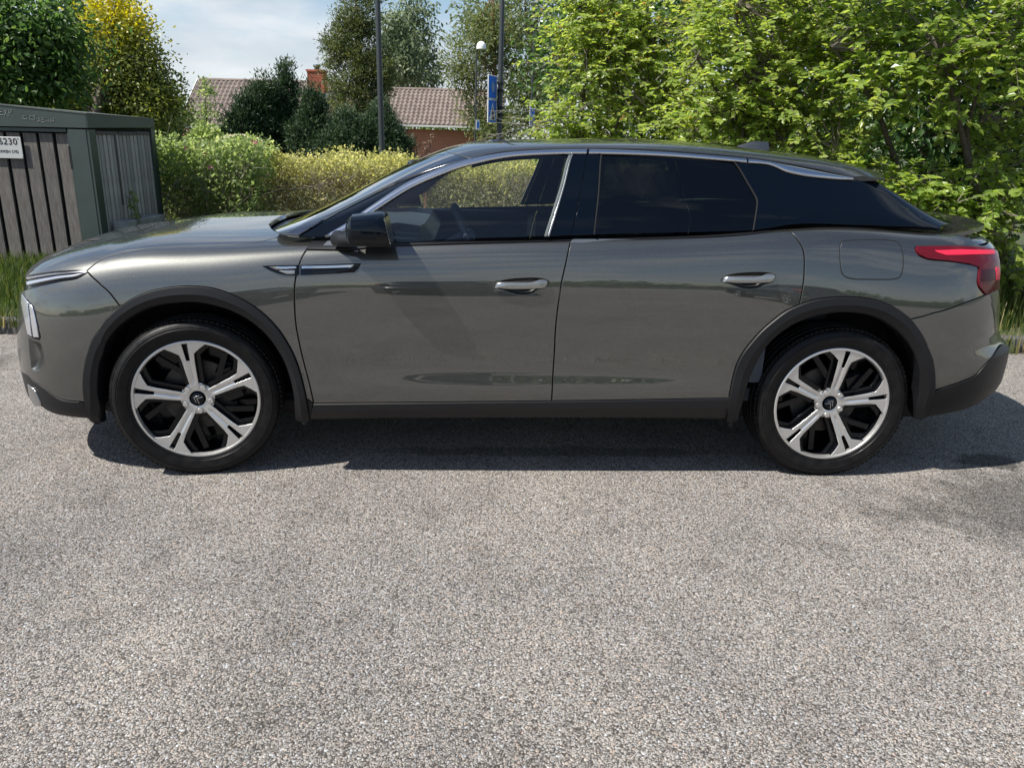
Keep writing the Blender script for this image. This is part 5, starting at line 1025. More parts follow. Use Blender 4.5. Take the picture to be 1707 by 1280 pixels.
def grass(name, label, x, y, z, h, w, tint):
    V, Q, Tn = blades(x, y, z, h, w); me = bpy.data.meshes.new(name); nq, ntr = len(Q), len(Tn)
    me.vertices.add(len(V)); me.vertices.foreach_set('co', V.astype(np.float32).ravel()); me.loops.add(nq * 4 + ntr * 3); me.loops.foreach_set('vertex_index', np.concatenate([Q.ravel(), Tn.ravel()]).astype(np.int32))
    me.polygons.add(nq + ntr); me.polygons.foreach_set('loop_start', np.concatenate([np.arange(nq) * 4, nq * 4 + np.arange(ntr) * 3]).astype(np.int32)); me.update(calc_edges=True)
    at = me.attributes.new('tint', 'FLOAT', 'POINT'); at.data.foreach_set('value', np.repeat(np.clip(tint, 0, 1), 5).astype(np.float32)); me.materials.append(MT['grass']); me.validate()
    o = link(bpy.data.objects.new(name, me)); tagit(o, label, 'grass', None, 'stuff'); return o
def patch(x0, x1, y0, y1, dens): n = int((x1 - x0) * (y1 - y0) * dens); return rng.uniform(x0, x1, n), rng.uniform(y0, y1, n)
x, y = patch(-5.2, -1.4, 1.70, 4.3, 2300); k = y > YK(x) + .14; x, y = x[k], y[k]; n = len(x)
grass('grass', 'tall green grass on the verge in front of the shed', x, y, np.full(n, .095), rng.uniform(.05, .20, n) * np.clip((y - 1.55) / .9, .25, 1), rng.uniform(.0025, .005, n), rng.normal(.42, .2, n))
x, y = patch(-2.6, 5., 1.70, 7.2, 260); n = len(x); grass('grass', 'sparse grass on the bank below the hedge behind the car', x, y, np.full(n, .095), rng.uniform(.06, .22, n), rng.uniform(.003, .006, n), rng.normal(.45, .2, n))
x, y = patch(4.6, 8.4, 1.52, 4.0, 1500); k = y > YK(x) + .15; x, y = x[k], y[k]; n = len(x)
grass('grass', 'long straw tipped grass on the verge behind the tail lamp', x, y, np.full(n, .095), rng.uniform(.08, .40, n) * np.clip((y - 1.40) / .5, .2, 1), rng.uniform(.0025, .005, n), rng.normal(.55, .25, n))
x = rng.uniform(-4.5, -1.6, 1400); grass('kerb_weeds', 'weeds and dry litter growing over the kerb at the left edge', x, YK(x) + rng.choice([-.015, .13], 1400) + rng.normal(0, .015, 1400), np.full(1400, .0) + .06, rng.uniform(.04, .14, 1400), rng.uniform(.003, .006, 1400), rng.normal(.6, .25, 1400), )
x = rng.uniform(4.6, 7.5, 1500); grass('kerb_weeds', 'dry straw and weeds along the kerb behind the rear bumper', x, YK(x) + rng.choice([-.02, .13, .13], 1500) + rng.normal(0, .02, 1500), np.full(1500, .0), rng.uniform(.06, .2, 1500), rng.uniform(.003, .006, 1500), rng.normal(.75, .25, 1500))
# ---------------------------------------------------------------- broad-leaved bushes on the right
one = bpy.data.meshes.new('leaf'); V, F, _ = leaves(np.zeros((1, 3)), np.array([[1., 0, 0]]), np.array([[0, 0, 1.]]), np.ones(1), np.full(1, .62)); one.from_pydata(V.tolist(), [], F.tolist()); one.materials.append(MT['lf_bush1'])
camp = np.array([CX, CY, CZ]); ax_r, ax_d, ax_f = np.array(r2), np.array(d2), np.array(fw)
def bush(name, label, base, blobs, ntw, lsize, tw_len, group, nlv=17, nleaf=280, droop=.15, stems=6, tint0=.5, shell=.40):
    base = np.array(base, float); r = root(name, base.tolist(), label, 'bush', group); B = [(np.array(c) - base, np.array(q)) for c, q in blobs]
    C_, U, rad = in_blobs(B, ntw, shell); b = MB(); P_, D_, N_, L_, T_ = [], [], [], [], []
    hub = [np.array([rng.normal(0, .25), rng.normal(0, .2), 0]) for _ in range(stems)]; cen = np.average([c for c, q in B], axis=0)
    forks = []
    for h in hub:
        e = B[rng.integers(len(B))]; tg = e[0] + rng.normal(size=3) * e[1] * .35; m = (h + tg) / 2 + rng.normal(size=3) * .15; forks += [m, tg, (m + tg) / 2]
        b.tube([h, h * .6 + m * .4 + rng.normal(size=3) * .04, m, (m + tg) / 2 + rng.normal(size=3) * .05, tg], [.045, .038, .028, .02, .010], 6, cap=False)
    forks = np.array(forks); o = b.build('stem', MT['bark'], r, smooth=True); b = MB()
    for i in range(ntw):
        d = unit(U[i] * np.array([1, 1, .5]) + rng.normal(size=3) * .45 + [0, -.25, .10]); ln = tw_len * rng.uniform(.6, 1.35); bend = np.array([0, 0, -droop * ln]); p0 = C_[i] - d * ln * .5
        ts = np.linspace(0, 1, 5); pts = [p0 + d * ln * t + bend * t * t for t in ts]; b.tube(pts, [.0045, .004, .0034, .0026, .0012], 3, cap=False)
        if i % 7 == 0:
            f = forks[np.argmin(np.linalg.norm(forks - p0, axis=1))]; m = (f + p0) / 2 + rng.normal(size=3) * .08; b.tube([f, m, p0], [.012, .008, .0045], 4, cap=False)
        k = nlv; t = np.sort(rng.uniform(.10, 1.02, k)); pp = p0 + d * ln * t[:, None] + bend * (t ** 2)[:, None]; sd = unit(np.cross(d, [0, 0, 1])); s_ = np.where(np.arange(k) % 2 == 0, 1., -1.)[:, None]
        P_.append(pp); D_.append(d * .55 + sd * s_ * .85 + rng.normal(size=(k, 3)) * .28 + [0, 0, -.10]); N_.append(rng.normal(size=(k, 3)) * .38 + [0, -.22, .95] + U[i] * .25)
        L_.append(lsize * rng.uniform(.6, 1.25, k)); T_.append(tint0 + rng.normal(0, .10) + rng.normal(0, .13, k) + .18 * (t - .5))
    P_, D_, N_, L_, T_ = (np.concatenate(q) for q in (P_, D_, N_, L_, T_))
    keep = P_[:, 2] + base[2] > .08; P_, D_, N_, L_, T_ = P_[keep], D_[keep], N_[keep], L_[keep], T_[keep]
    o = b.build('twigs', MT['twig'], r); o['kind'] = 'stuff'
    # the leaves that show largest become leaf objects of their own
    Q = P_ + base - camp; w_ = Q @ ax_f; uu = 853.5 + FPX * (Q @ ax_r) / w_; vv = 640 + FPX * (Q @ ax_d) / w_
    sz = L_ / w_; sz[(uu < 20) | (uu > 1690) | (vv < 5) | (vv > 420) | (w_ < 1)] = 0; sz += np.where(Q @ ax_f < np.percentile(w_, 12), .002, 0)
    big = np.argsort(-sz)[:nleaf]; rest = np.ones(len(P_), bool); rest[big] = False
    foliage('foliage', r, P_[rest], D_[rest], N_[rest], L_[rest], L_[rest] * .62, T_[rest], MT['lf_bush'], True)
    for i in big:
        x_ = Vector(D_[i]).normalized(); y_ = -x_.cross(Vector(N_[i])).normalized(); z_ = x_.cross(y_); o = bpy.data.objects.new('leaf', one)
        Mx = Matrix((x_, y_, z_)).transposed().to_4x4() @ Matrix.Scale(float(L_[i]), 4); Mx.translation = P_[i]; o.matrix_local = Mx; link(o, r)
    return r
G = 'broad-leaved bushes behind the car'
bA = bush('leafy_bush', 'bright green bush above the car roof beside the blue parking signs', (2.9, 4.6, .1), bl((2.566, 4.561, 2.094), (.75, .7, .75), (2.251, 4.379, 1.574), (.55, .5, .3), (3.017, 4.736, 2.535), (.8, .7, .6), (3.328, 4.418, 1.752), (.6, .6, .5), (2.496, 4.766, 2.754), (.6, .6, .5)), 900, .057, .42, G, tint0=.60)
b = MB(); L0 = np.array(bA.location)
for A_, B_ in (((2.206, 4.081, 1.712), (1.243, 3.936, 1.447)), ((2.300, 4.076, 1.629), (1.472, 4.023, 1.429)), ((2.215, 4.181, 1.773), (1.276, 4.034, 1.715)), ((2.380, 4.071, 1.830), (1.537, 3.919, 1.550)), ((2.092, 4.088, 1.566), (1.509, 4.021, 1.692)), ((2.020, 4.092, 1.821), (1.724, 4.008, 1.470))):
    A_, B_ = np.array(A_) - L0, np.array(B_) - L0; m = (A_ + B_) / 2 + rng.normal(size=3) * .05; b.tube([A_, m, B_], [.007, .005, .002], 4, cap=False)
    for k in range(4): f = rng.uniform(.3, .9); s_ = A_ * (1 - f) + B_ * f; b.tube([s_, s_ + (B_ - A_) * .15 + rng.normal(size=3) * .08], [.003, .0012], 3, cap=False)
b.build('bare_branch', simple('dry_branch', (.26, .235, .20), .85), bA)
bush('leafy_bush', 'bright green bush with crossing branches above the rear roof', (4.4, 3.6, .1), bl((3.751, 3.392, 2.146), (.9, .7, .7), (3.448, 3.309, 1.616), (.6, .5, .35), (4.124, 3.071, 1.731), (.55, .5, .5), (4.025, 3.377, 2.553), (.9, .7, .5), (4.415, 2.954, 1.277), (.5, .4, .35)), 900, .060, .42, G, tint0=.57)
bush('leafy_bush', 'large leaved bush overhanging the tail lip at the right edge', (5.6, 2.9, .1), bl((4.824, 2.330, 2.130), (.8, .6, .55), (5.089, 2.114, 2.287), (.6, .6, .5), (4.564, 2.645, 2.334), (.6, .6, .45), (4.967, 2.221, 1.077), (.7, .45, .35), (5.361, 2.099, 0.999), (.55, .45, .4), (4.571, 2.444, 1.102), (.45, .35, .25), (5.739, 2.478, 1.613), (.4, .5, .5), (5.740, 2.278, 0.540), (.4, .4, .25)), 640, .070, .42, G, tint0=.46)
# trees standing in and behind the bushes
G2 = 'dark trees behind the bushes'
for lab, base, blobs, n, tr in (
    ('dark leafy tree behind the bushes with a thick trunk near the right edge', (6.6, 5.2, .1), bl((6.584, 5.234, 1.929), (1.5, .9, 1.0), (7.448, 5.185, 2.147), (.9, .8, 1.5), (6.541, 5.437, 3.476), (1.9, 1.2, 1.2), (6.944, 5.014, 0.925), (1.1, .7, .6), (4.1, 2.3, 4.25), (1.25, .85, .42), (5.1, 2.7, 4.5), (1.1, .85, .42)), 21000, .12),  # last two crown blobs: unseen canopy added to shade the right-hand bush
    ('dark leafy tree behind the bushes above the rear side window', (4.9, 6.6, .1), bl((5.333, 6.508, 2.815), (1.6, 1.1, 1.3), (4.625, 6.748, 3.528), (1.5, 1.1, 1.2), (5.970, 6.271, 1.582), (.9, .7, .7), (4.882, 6.633, 1.709), (.9, .7, .6)), 8500, .11),
    ('leafy tree behind the bushes beside the far street lamp', (3.4, 8.6, .1), bl((3.608, 8.609, 3.510), (1.6, 1.2, 1.2), (2.942, 8.747, 2.753), (.9, .9, .9), (4.166, 8.577, 2.255), (1.3, 1., 1.1)), 6500, .10)):
    tree('broadleaf_tree', lab, 'tree', base, blobs, MT['lf_dark'], .10, n, tr, group=G2, hexa=True, spread=.2, limbs=26)
# ---------------------------------------------------------------- trees on the left and in the distance
tree('broadleaf_tree', 'dark broad-leaved tree hanging over the shed at the left edge', 'tree', (-6.3, 10.2, .1), bl((-6.042, 9.358, 2.893), (1.1, .9, .75), (-5.407, 9.522, 2.846), (.38, .5, .45), (-6.130, 9.363, 2.106), (1.0, .8, .40), (-5.488, 9.527, 2.315), (.45, .5, .30), (-6.810, 9.402, 2.530), (1.2, 1.0, .9)), MT['lf_dark'], .105, 15000, .11, spread=.20, hexa=True, droop=.5)
tree('maple_tree', 'maple with golden yellow top left of the house', 'tree', (-7.4, 14.4, .1), bl((-7.069, 15.426, 3.770), (.62, .7, .85), (-6.933, 15.418, 2.929), (.95, .9, .7), (-7.733, 15.464, 2.133), (1.2, .9, .55), (-6.478, 15.392, 2.360), (.70, .8, .75), (-6.111, 15.171, 1.968), (.45, .6, .45), (-6.518, 15.395, 3.509), (.35, .4, .45)), MT['lf_gold'], .095, 26000, .12, spread=.20, tintz=(2.716, 4.054))
tree('poplar_tree', 'narrow dark tree top rising behind the golden maple', 'tree', (-8.6, 20.0, .1), bl((-8.686, 20.526, 4.679), (.30, .3, .75), (-10.228, 20.614, 4.875), (.5, .5, .8)), MT['lf_mid'], .14, 1600, .08, spread=.18, limbs=8)
for i, (u, v, w, h, d, lab) in enumerate(((25, 190, 95, 40, 19, 'mid green shrub behind the shed roof at the left edge'), (110, 185, 75, 30, 20, 'mid green shrub behind the middle of the shed roof'), (225, 205, 60, 45, 21, 'mid green shrub behind the shed end under the maple'), (284, 190, 14, 30, 40, 'small distant tree beside the left gable of the house'))): pass
tree('shrub', 'mid green shrub behind the shed roof at the left edge', 'shrub', (-11., 15.2, .1), bl((-9.883, 16.087, 1.835), (1.3, .8, .6), (-9.193, 16.048, 1.647), (.9, .8, .6)), MT['lf_mid'], .10, 6500, .06, group='shrubs behind the shed')
tree('shrub', 'mid green shrub behind the shed roof below the golden maple', 'shrub', (-8.7, 16.2, .1), bl((-8.409, 16.504, 1.748), (1.1, .8, .5), (-7.593, 16.457, 1.768), (.9, .8, .5)), MT['lf_mid'], .10, 6500, .06, group='shrubs behind the shed')
tree('shrub', 'dark shrub between the shed end and the house', 'shrub', (-7.2, 17.2, .1), bl((-7.067, 17.429, 1.661), (.75, .8, .75), (-7.018, 18.428, 1.683), (.35, .5, .7), (-7.001, 18.427, 2.144), (.25, .3, .35)), MT['lf_mid'], .10, 6500, .06, group='shrubs behind the shed')
tree('sapling', 'thin young tree standing before the tiled roof', 'tree', (-6.750, 20.416, 0.757)[:2] + (.1,), bl((-6.572, 20.406, 2.650), (.16, .16, .55), (-6.589, 20.407, 1.902), (.42, .3, .40), (-6.978, 20.429, 1.556), (.35, .3, .30), (-6.474, 20.400, 1.228), (.55, .3, .3)), MT['lf_rose'], .10, 1500, .025, spread=.10, limbs=10)
G3 = 'dark conifer shrubs in front of the house'
for lab, u, vt, rx, d, nn in (('leftmost dark conifer shrub against the tiled roof', 400, 165, 24, 25, 3800), ('dark feathery conifer shrub left of the chimney', 436, 128, 28, 25.5, 5200), ('pointed dark conifer shrub just left of the red chimney', 478, 108, 26, 26, 5600), ('dark conifer shrub below the red brick chimney', 522, 140, 28, 25.5, 5200), ('low dark evergreen bush at the foot of the tall conifer', 575, 180, 34, 25, 4600), ('low dark evergreen bush behind the tall grey pole', 632, 176, 38, 25.5, 5600)):
    pass
    k = d / 1282.
    def PP(uu, vv, dd): t_ = unit(ax_f + ax_r * (uu - 853.5) / FPX + ax_d * (vv - 640) / FPX); hz = np.array([math.sin(YAW), math.cos(YAW), 0]); return camp + t_ * dd / (t_ @ hz)
    c0 = PP(u, 262, d); base = (float(c0[0]), float(c0[1]), .1); blobs = []
    for f in np.linspace(0, 1, 6):
        v = 255 + (vt + 24 - 255) * f; rr_ = rx * k * (1.35 - .95 * f ** 1.6); blobs.append((PP(u + rng.normal(0, 6), v, d), np.array([rr_, rr_ * .8, .55])))
    tree('conifer_shrub', lab, 'shrub', base, blobs, MT['lf_con'], .125, int(nn * 4.2), .06, clump=44, spread=.12, aspect=.26, group=G3, upright=.9, limbs=4, shell=.35)
tree('tall_conifer', 'tall olive green conifer rising right of the red chimney', 'tree', (-3.106, 27.220, 0.708)[:2] + (.1,), bl((-3.035, 27.216, 6.026), (.75, .7, 1.3), (-3.256, 27.229, 4.807), (1.05, .9, 1.2), (-3.076, 27.218, 3.566), (1.35, 1.1, 1.2), (-3.121, 27.221, 2.287), (1.30, 1.1, 1.2), (-3.928, 27.267, 4.689), (.5, .5, .9), (-2.343, 27.177, 4.003), (.65, .7, 1.0), (-3.155, 27.223, 1.305), (1.3, 1., .9)), MT['lf_con2'], .13, 38000, .16, clump=40, spread=.15, aspect=.28, upright=.5, limbs=10, shell=.4)
tree('birch_tree', 'pale birch behind the house right of the tall conifer', 'tree', (-3.305, 58.281, 2.808)[:2] + (.1,), bl((-3.199, 58.275, 10.514), (1.3, 1.2, 2.0), (-3.230, 58.277, 8.287), (1.9, 1.5, 1.8), (-3.258, 58.279, 6.217), (2.2, 1.6, 1.8)), MT['lf_birch'], .34, 5200, .13, bark='bark_birch', clump=16, spread=.40, droop=.9, aspect=.45)
tree('birch_tree', 'pale drooping birch between the tall conifer and the ridge', 'tree', (-4.386, 54.336, 2.686)[:2] + (.1,), bl((-4.386, 54.336, 8.574), (.9, 1.0, 1.4), (-4.016, 54.315, 6.274), (1.6, 1.3, 2.0)), MT['lf_birch'], .34, 3400, .12, bark='bark_birch', clump=16, spread=.40, droop=.9, aspect=.45)
tree('pine_tree', 'pine with slender reddish trunk behind the blue signs', 'tree', (2.601, 45.926, 1.256)[:2] + (.1,), bl((1.141, 46.009, 6.315), (1.79, 1.66, 2.07), (2.919, 45.908, 7.416), (2.07, 1.66, 2.07), (4.147, 45.838, 4.430), (1.79, 1.52, 2.35), (1.829, 45.970, 3.342), (1.38, 1.38, 1.66), (0.427, 46.050, 5.088), (1.10, 1.10, 1.24), (2.702, 44.919, 2.129), (1.66, 1.38, 0.97)), MT['lf_pine'], .32, 13500, .14, bark='bark_red', clump=22, spread=.32, aspect=.22, limbs=14, top=12.)
tree('broadleaf_tree', 'grey green distant tree behind the pine at the picture top', 'tree', (6.054, 55.746, 5.061)[:2] + (.1,), bl((4.171, 55.853, 10.197), (2.9, 2, 2.7), (6.783, 55.705, 8.696), (2.6, 2, 2.6), (6.025, 55.748, 5.877), (2.8, 2, 2.2), (1.196, 51.014, 9.047), (1.4, 1.4, 2.0)), MT['lf_birch'], .32, 6500, .2, clump=18, spread=.4, droop=.3)
# ---------------------------------------------------------------- house
MT['brickwall'] = None
a = NM('red_brick'); bt_ = a.n('ShaderNodeTexBrick', {'Vector': a.n('ShaderNodeMapping', {'Vector': a.obj(), 'Rotation': (math.pi / 2, 0, 0)}).outputs[0], 'Color1': (.60, .19, .11, 1), 'Color2': (.50, .15, .09, 1), 'Mortar': (.36, .26, .21, 1), 'Scale': 1., 'Mortar Size': .012, 'Brick Width': .25, 'Row Height': .085})
a.p(Base_Color=bt_.outputs['Color'], Roughness=.9); MT['brickwall'] = a.m
MT['brick'] = simple('chimney_brick', (.40, .115, .07), .9, vary=.25, scale=6)
a = NM('concrete_roof_tile'); f = a.noise(1.2, 6, rough=.7); rr_ = a.n('ShaderNodeObjectInfo').outputs['Random']
a.p(Base_Color=a.mixc(1., a.ramp(f, [(.3, (.15, .115, .10)), (.55, (.215, .175, .155)), (.8, (.29, .255, .225))]), a.ramp(rr_, [(0., (.85,) * 3), (1., (1.12,) * 3)]), 'MULTIPLY'), Roughness=.85); MT['tile'] = a.m
MT['trim'] = NM('white_trim').p(Base_Color=(.62, .62, .60), Roughness=.5).m
hz_ = (-YAW)
HD = 52.
def HP(u, v, d): t_ = ax_f + ax_r * (u - 853.5) / FPX + ax_d * (v - 640) / FPX; hh_ = np.array([math.sin(YAW), math.cos(YAW), 0]); return camp + t_ * d / (t_ @ hh_)
o0 = HP(303, 250, HD); house = root('house', (float(o0[0]), float(o0[1]), .1), 'low red brick house with grey brown tiled roof and red chimney', 'house', rz=-YAW)
Ri = Matrix.Rotation(YAW, 3, 'Z'); Lh = lambda u, v, d: Ri @ (Vector(HP(u, v, d)) - Vector(house.location))
wl = Lh(303, 212, HD); wr = Lh(835, 212, HD); zl = Lh(320, 211, HD).z; zr = Lh(745, 212, HD).z; ze = zl * .5 + zr * .5
ridge_l = Lh(310, 133, HD + 4).z; ridge_r = Lh(690, 150, HD + 4).z
W_ = wr.x
b = MB(); b.box((W_ / 2, 4.2, ze / 2 - .6), (W_, 8.0, ze + 1.2)); b.build('wall', MT['brickwall'], house)
roofo = bpy.data.objects.new('roof', None); link(roofo, house)
def roof_section(x0, x1, z0, z1, y0, y1):
    b = MB(); b.add([(x0, y0, z0 - .05), (x1, y0, z0 - .05), (x1, y1, z1 - .05), (x0, y1, z1 - .05), (x0, y1 * 2 - y0, z0 - .05), (x1, y1 * 2 - y0, z0 - .05)], [(0, 1, 2, 3), (3, 2, 5, 4), (0, 3, 4), (1, 5, 2)]); b.build('roof_deck', MT['tile'], roofo)
    b = MB(); b.tube([(x0, y1, z1), (x1, y1, z1)], .12, 8); b.build('ridge_cap', MT['tile'], roofo)
    ln = math.hypot(y1 - y0, z1 - z0); nrow = max(6, int(ln / .44)); ncol = int((x1 - x0) / .30); sl = math.atan2(z1 - z0, y1 - y0); return nrow, ncol, sl, ln
# a roof tile: a rolled pan with a raised lower lip
tv = []; tf = []
for k, y in enumerate((0, .46)):
    for j in range(7): xx = j / 6; tv.append((xx * .31, y, .045 + .045 * math.sin(xx * 2 * math.pi * 1.0 + .6) - .03 * k))
for j in range(7): xx = j / 6; tv.append((xx * .31, .0, -.02 + .02 * math.sin(xx * 6.28 + .6)))
for j in range(6): tf += [(j, j + 1, 8 + j, 7 + j), (14 + j, 15 + j, j + 1, j)]
tm = bpy.data.meshes.new('tile'); tm.from_pydata(tv, [], tf); tm.materials.append(MT['tile']); tm.polygons.foreach_set('use_smooth', [True] * len(tf)); tm.set_sharp_from_angle(angle=.7)
cnt = 0; rest = MB()
xa = Lh(303, 212, HD).x; xm = Lh(560, 212, HD).x; xb = Lh(838, 212, HD).x
for (x0, x1, z0, z1, vis) in ((xa, xm, zl + .12, ridge_l, (303, 425)), (xm, xb, zr + .12, ridge_r, (650, 775))):
    nrow, ncol, sl, ln = roof_section(x0, x1, z0, z1, -.45, 3.6); cs, sn = math.cos(sl), math.sin(sl); ua, ub = Lh(vis[0], 212, HD).x, Lh(vis[1], 212, HD).x
    for r_ in range(nrow):
        for c_ in range(ncol):
            x = x0 + c_ * .30; y = -.45 + r_ * ln / nrow * cs; z = z0 + r_ * ln / nrow * sn
            if ua <= x <= ub and cnt < 300:
                o = bpy.data.objects.new('tile', tm); o.location = (x, y, z); o.rotation_euler = (sl + rng.normal(0, .008), 0, rng.normal(0, .006)); link(o, roofo); cnt += 1
            else:
                Rm = Matrix.Rotation(sl, 3, 'X'); rest.add([Vector((x, y, z)) + Rm @ Vector(p) for p in tv], tf)
o = rest.build('roof_tiles', MT['tile'], roofo, angle=40); o['kind'] = 'stuff'
b = MB(); b.box((xa + (xm - xa) / 2, -.50, zl - .02), (xm - xa, .14, .20)); b.build('gutter', MT['trim'], house)
b = MB(); b.box((xm + (xb - xm) / 2, -.50, zr + .02), (xb - xm, .14, .12)); b.build('gutter', MT['trim'], house)
c = Lh(306, 218, HD); c2 = Lh(308.5, 242, HD); b = MB(); b.tube([(c.x, -.4, c.z), (c2.x, -.15, c2.z), (c2.x + .05, -.1, -.5)], .07, 8); b.build('downpipe', MT['trim'], house)
c = Lh(303, 130, HD); b = MB(); plate(b, [(xa - .15, -.5, zl + .05), (xa - .15, 3.6, ridge_l + .05), (xa - .15, 3.6, ridge_l - .2), (xa - .15, -.5, zl - .2)], .05, (-1, 0, 0)); b.build('barge_board', MT['trim'], house)
def window(u0, u1, v0, v1, frame=True):
    p, q = Lh(u0, v0, HD), Lh(u1, v1, HD); w_ = bpy.data.objects.new('window', None); link(w_, house); cx_, cz_ = (p.x + q.x) / 2, (p.z + q.z) / 2; ww, hh_ = q.x - p.x, p.z - q.z
    b = MB()
    for dx in (-.5, .5): b.box((cx_ + dx * ww, .16, cz_), (.12, .10, hh_ + .12))
    b.box((cx_, .155, cz_ + hh_ / 2), (ww, .09, .12)); b.box((cx_, .13, cz_ - hh_ / 2), (ww + .3, .16, .10)); b.build('frame', MT['trim'], w_)
    b = MB(); b.box((cx_, .17, cz_), (ww, .03, hh_)); b.build('pane', MT['gloss'], w_)
window(316, 330, 217, 236); window(378, 394, 219, 240); window(655, 674.5, 214, 255)
ch = Lh(530, 150, HD + 2); cz = Lh(530, 118, HD + 2).z; cw_ = 25 * (HD + 2) / 1282
chim = bpy.data.objects.new('chimney', None); link(chim, house); zb = Lh(530, 165, HD + 2).z
b = MB(); b.box((ch.x, ch.y, (zb + cz) / 2), (cw_ - .05, .9, cz - zb)); b.build('mortar_core', simple('mortar', (.24, .20, .17), .95), chim)
b = MB(); nc_ = 11; hc = (cz - zb - .45) / nc_
for r_ in range(nc_):
    for k in range(5):
        off = .5 * (r_ % 2); x = ch.x - cw_ / 2 + (k - off + .5) * cw_ / 4.5; x0_, x1_ = max(ch.x - cw_ / 2, x - cw_ / 9 + .012), min(ch.x + cw_ / 2, x + cw_ / 9 - .012)
        if x1_ - x0_ > .04: b.box(((x0_ + x1_) / 2, ch.y - .45, zb + .35 + (r_ + .5) * hc), (x1_ - x0_, .06, hc - .022))
    for k in range(4): b.box((ch.x + cw_ / 2, ch.y - .34 + k * .23, zb + .35 + (r_ + .5) * hc), (.06, .20, hc - .022)); b.box((ch.x - cw_ / 2, ch.y - .34 + k * .23, zb + .35 + (r_ + .5) * hc), (.06, .20, hc - .022))
o = b.build('brick', MT['brick'], chim); o['kind'] = 'stuff'
b = MB(); b.box((ch.x, ch.y, cz - .04), (cw_ + .16, 1.06, .12)); b.build('chimney_cap', MT['brick'], chim)
b = MB(); b.lathe([(.17, 0), (.17, .18), (.26, .22), (.22, .32), (.001, .36)], 16, axis='Z', c=(ch.x, ch.y, cz + .02)); b.build('chimney_cowl', MT['green'], chim)
b = MB(); b.box((ch.x + .2, ch.y - .45, zb + .18), (cw_ + .5, .12, .32)); b.build('flashing', simple('lead', (.16, .17, .19), .6), chim)
# ---------------------------------------------------------------- street lamps and signs
MT['pole'] = simple('dark_grey_steel', (.055, .062, .068), .45, .4, vary=.1, scale=3)
MT['globe'] = NM('white_lamp_dome').p(Base_Color=(.78, .80, .82), Roughness=.35).m
def lean_pole(name, label, u0, v0, u1, v1, d, rad, cat='street lamp', group=None):
    top, bot = HP(u0, v0, d), HP(u1, v1, d); k = (bot[2] - .0) / max(top[2] - bot[2], .1); base = bot - (top - bot) * k; base[2] = .0
    r = root(name, base.tolist(), label, cat, group); ext = top + (top - bot) * .35 if v0 <= 0 else top
    b = MB(); b.tube([(0, 0, 0), ext - base], [rad * 1.12, rad * .9], 16); b.tube([(0, 0, 0), (ext - base) * .08], rad * 1.5, 16); b.build('pole', MT['pole'], r, angle=40); return r, ext - base, base
lp, _, _ = lean_pole('street_lamp', 'tall dark steel lamp post rising behind the hedge before the conifer', 629.5, 0, 637, 265, 18, .060)
b = MB(); e = _; b.tube([e, e + np.array([.0, .1, .25]), e + np.array([.0, -1.2, .45])], .045, 8); b.box(e + np.array([0, -1.5, .45]), (.22, .7, .10), bev=.03); b.build('lamp_head', MT['pole'], lp, angle=40)
sp_, e, bs = lean_pole('street_lamp', 'thick dark steel lamp post carrying the large blue signs', 837.5, 0, 832, 240, 20, .060)
b = MB(); b.tube([e, e + np.array([.0, -.9, .35])], .045, 8); b.box(e + np.array([0, -1.2, .38]), (.22, .7, .10), bev=.03); b.build('lamp_head', MT['pole'], sp_, angle=40)
for v in (140, 152, 180, 192): q = HP(834.5, v, 20) - bs; b = MB(); b.tube([q - [0, 0, .03], q + [0, 0, .03]], .078, 12); b.build('clamp', MT['plastic'], sp_, angle=40)
MT['blue'] = NM('sign_blue').p(Base_Color=(.010, .17, .74), Roughness=.55, Specular_IOR_Level=.2).m; MT['signwhite'] = NM('sign_white_film').p(Base_Color=(.72, .74, .76), Roughness=.4).m; MT['signgrey'] = NM('sign_back_aluminium').p(Base_Color=(.20, .22, .24), Roughness=.5, Metallic=.5).m; MT['palemark'] = NM('sign_pale_mark').p(Base_Color=(.22, .34, .58), Roughness=.4).m
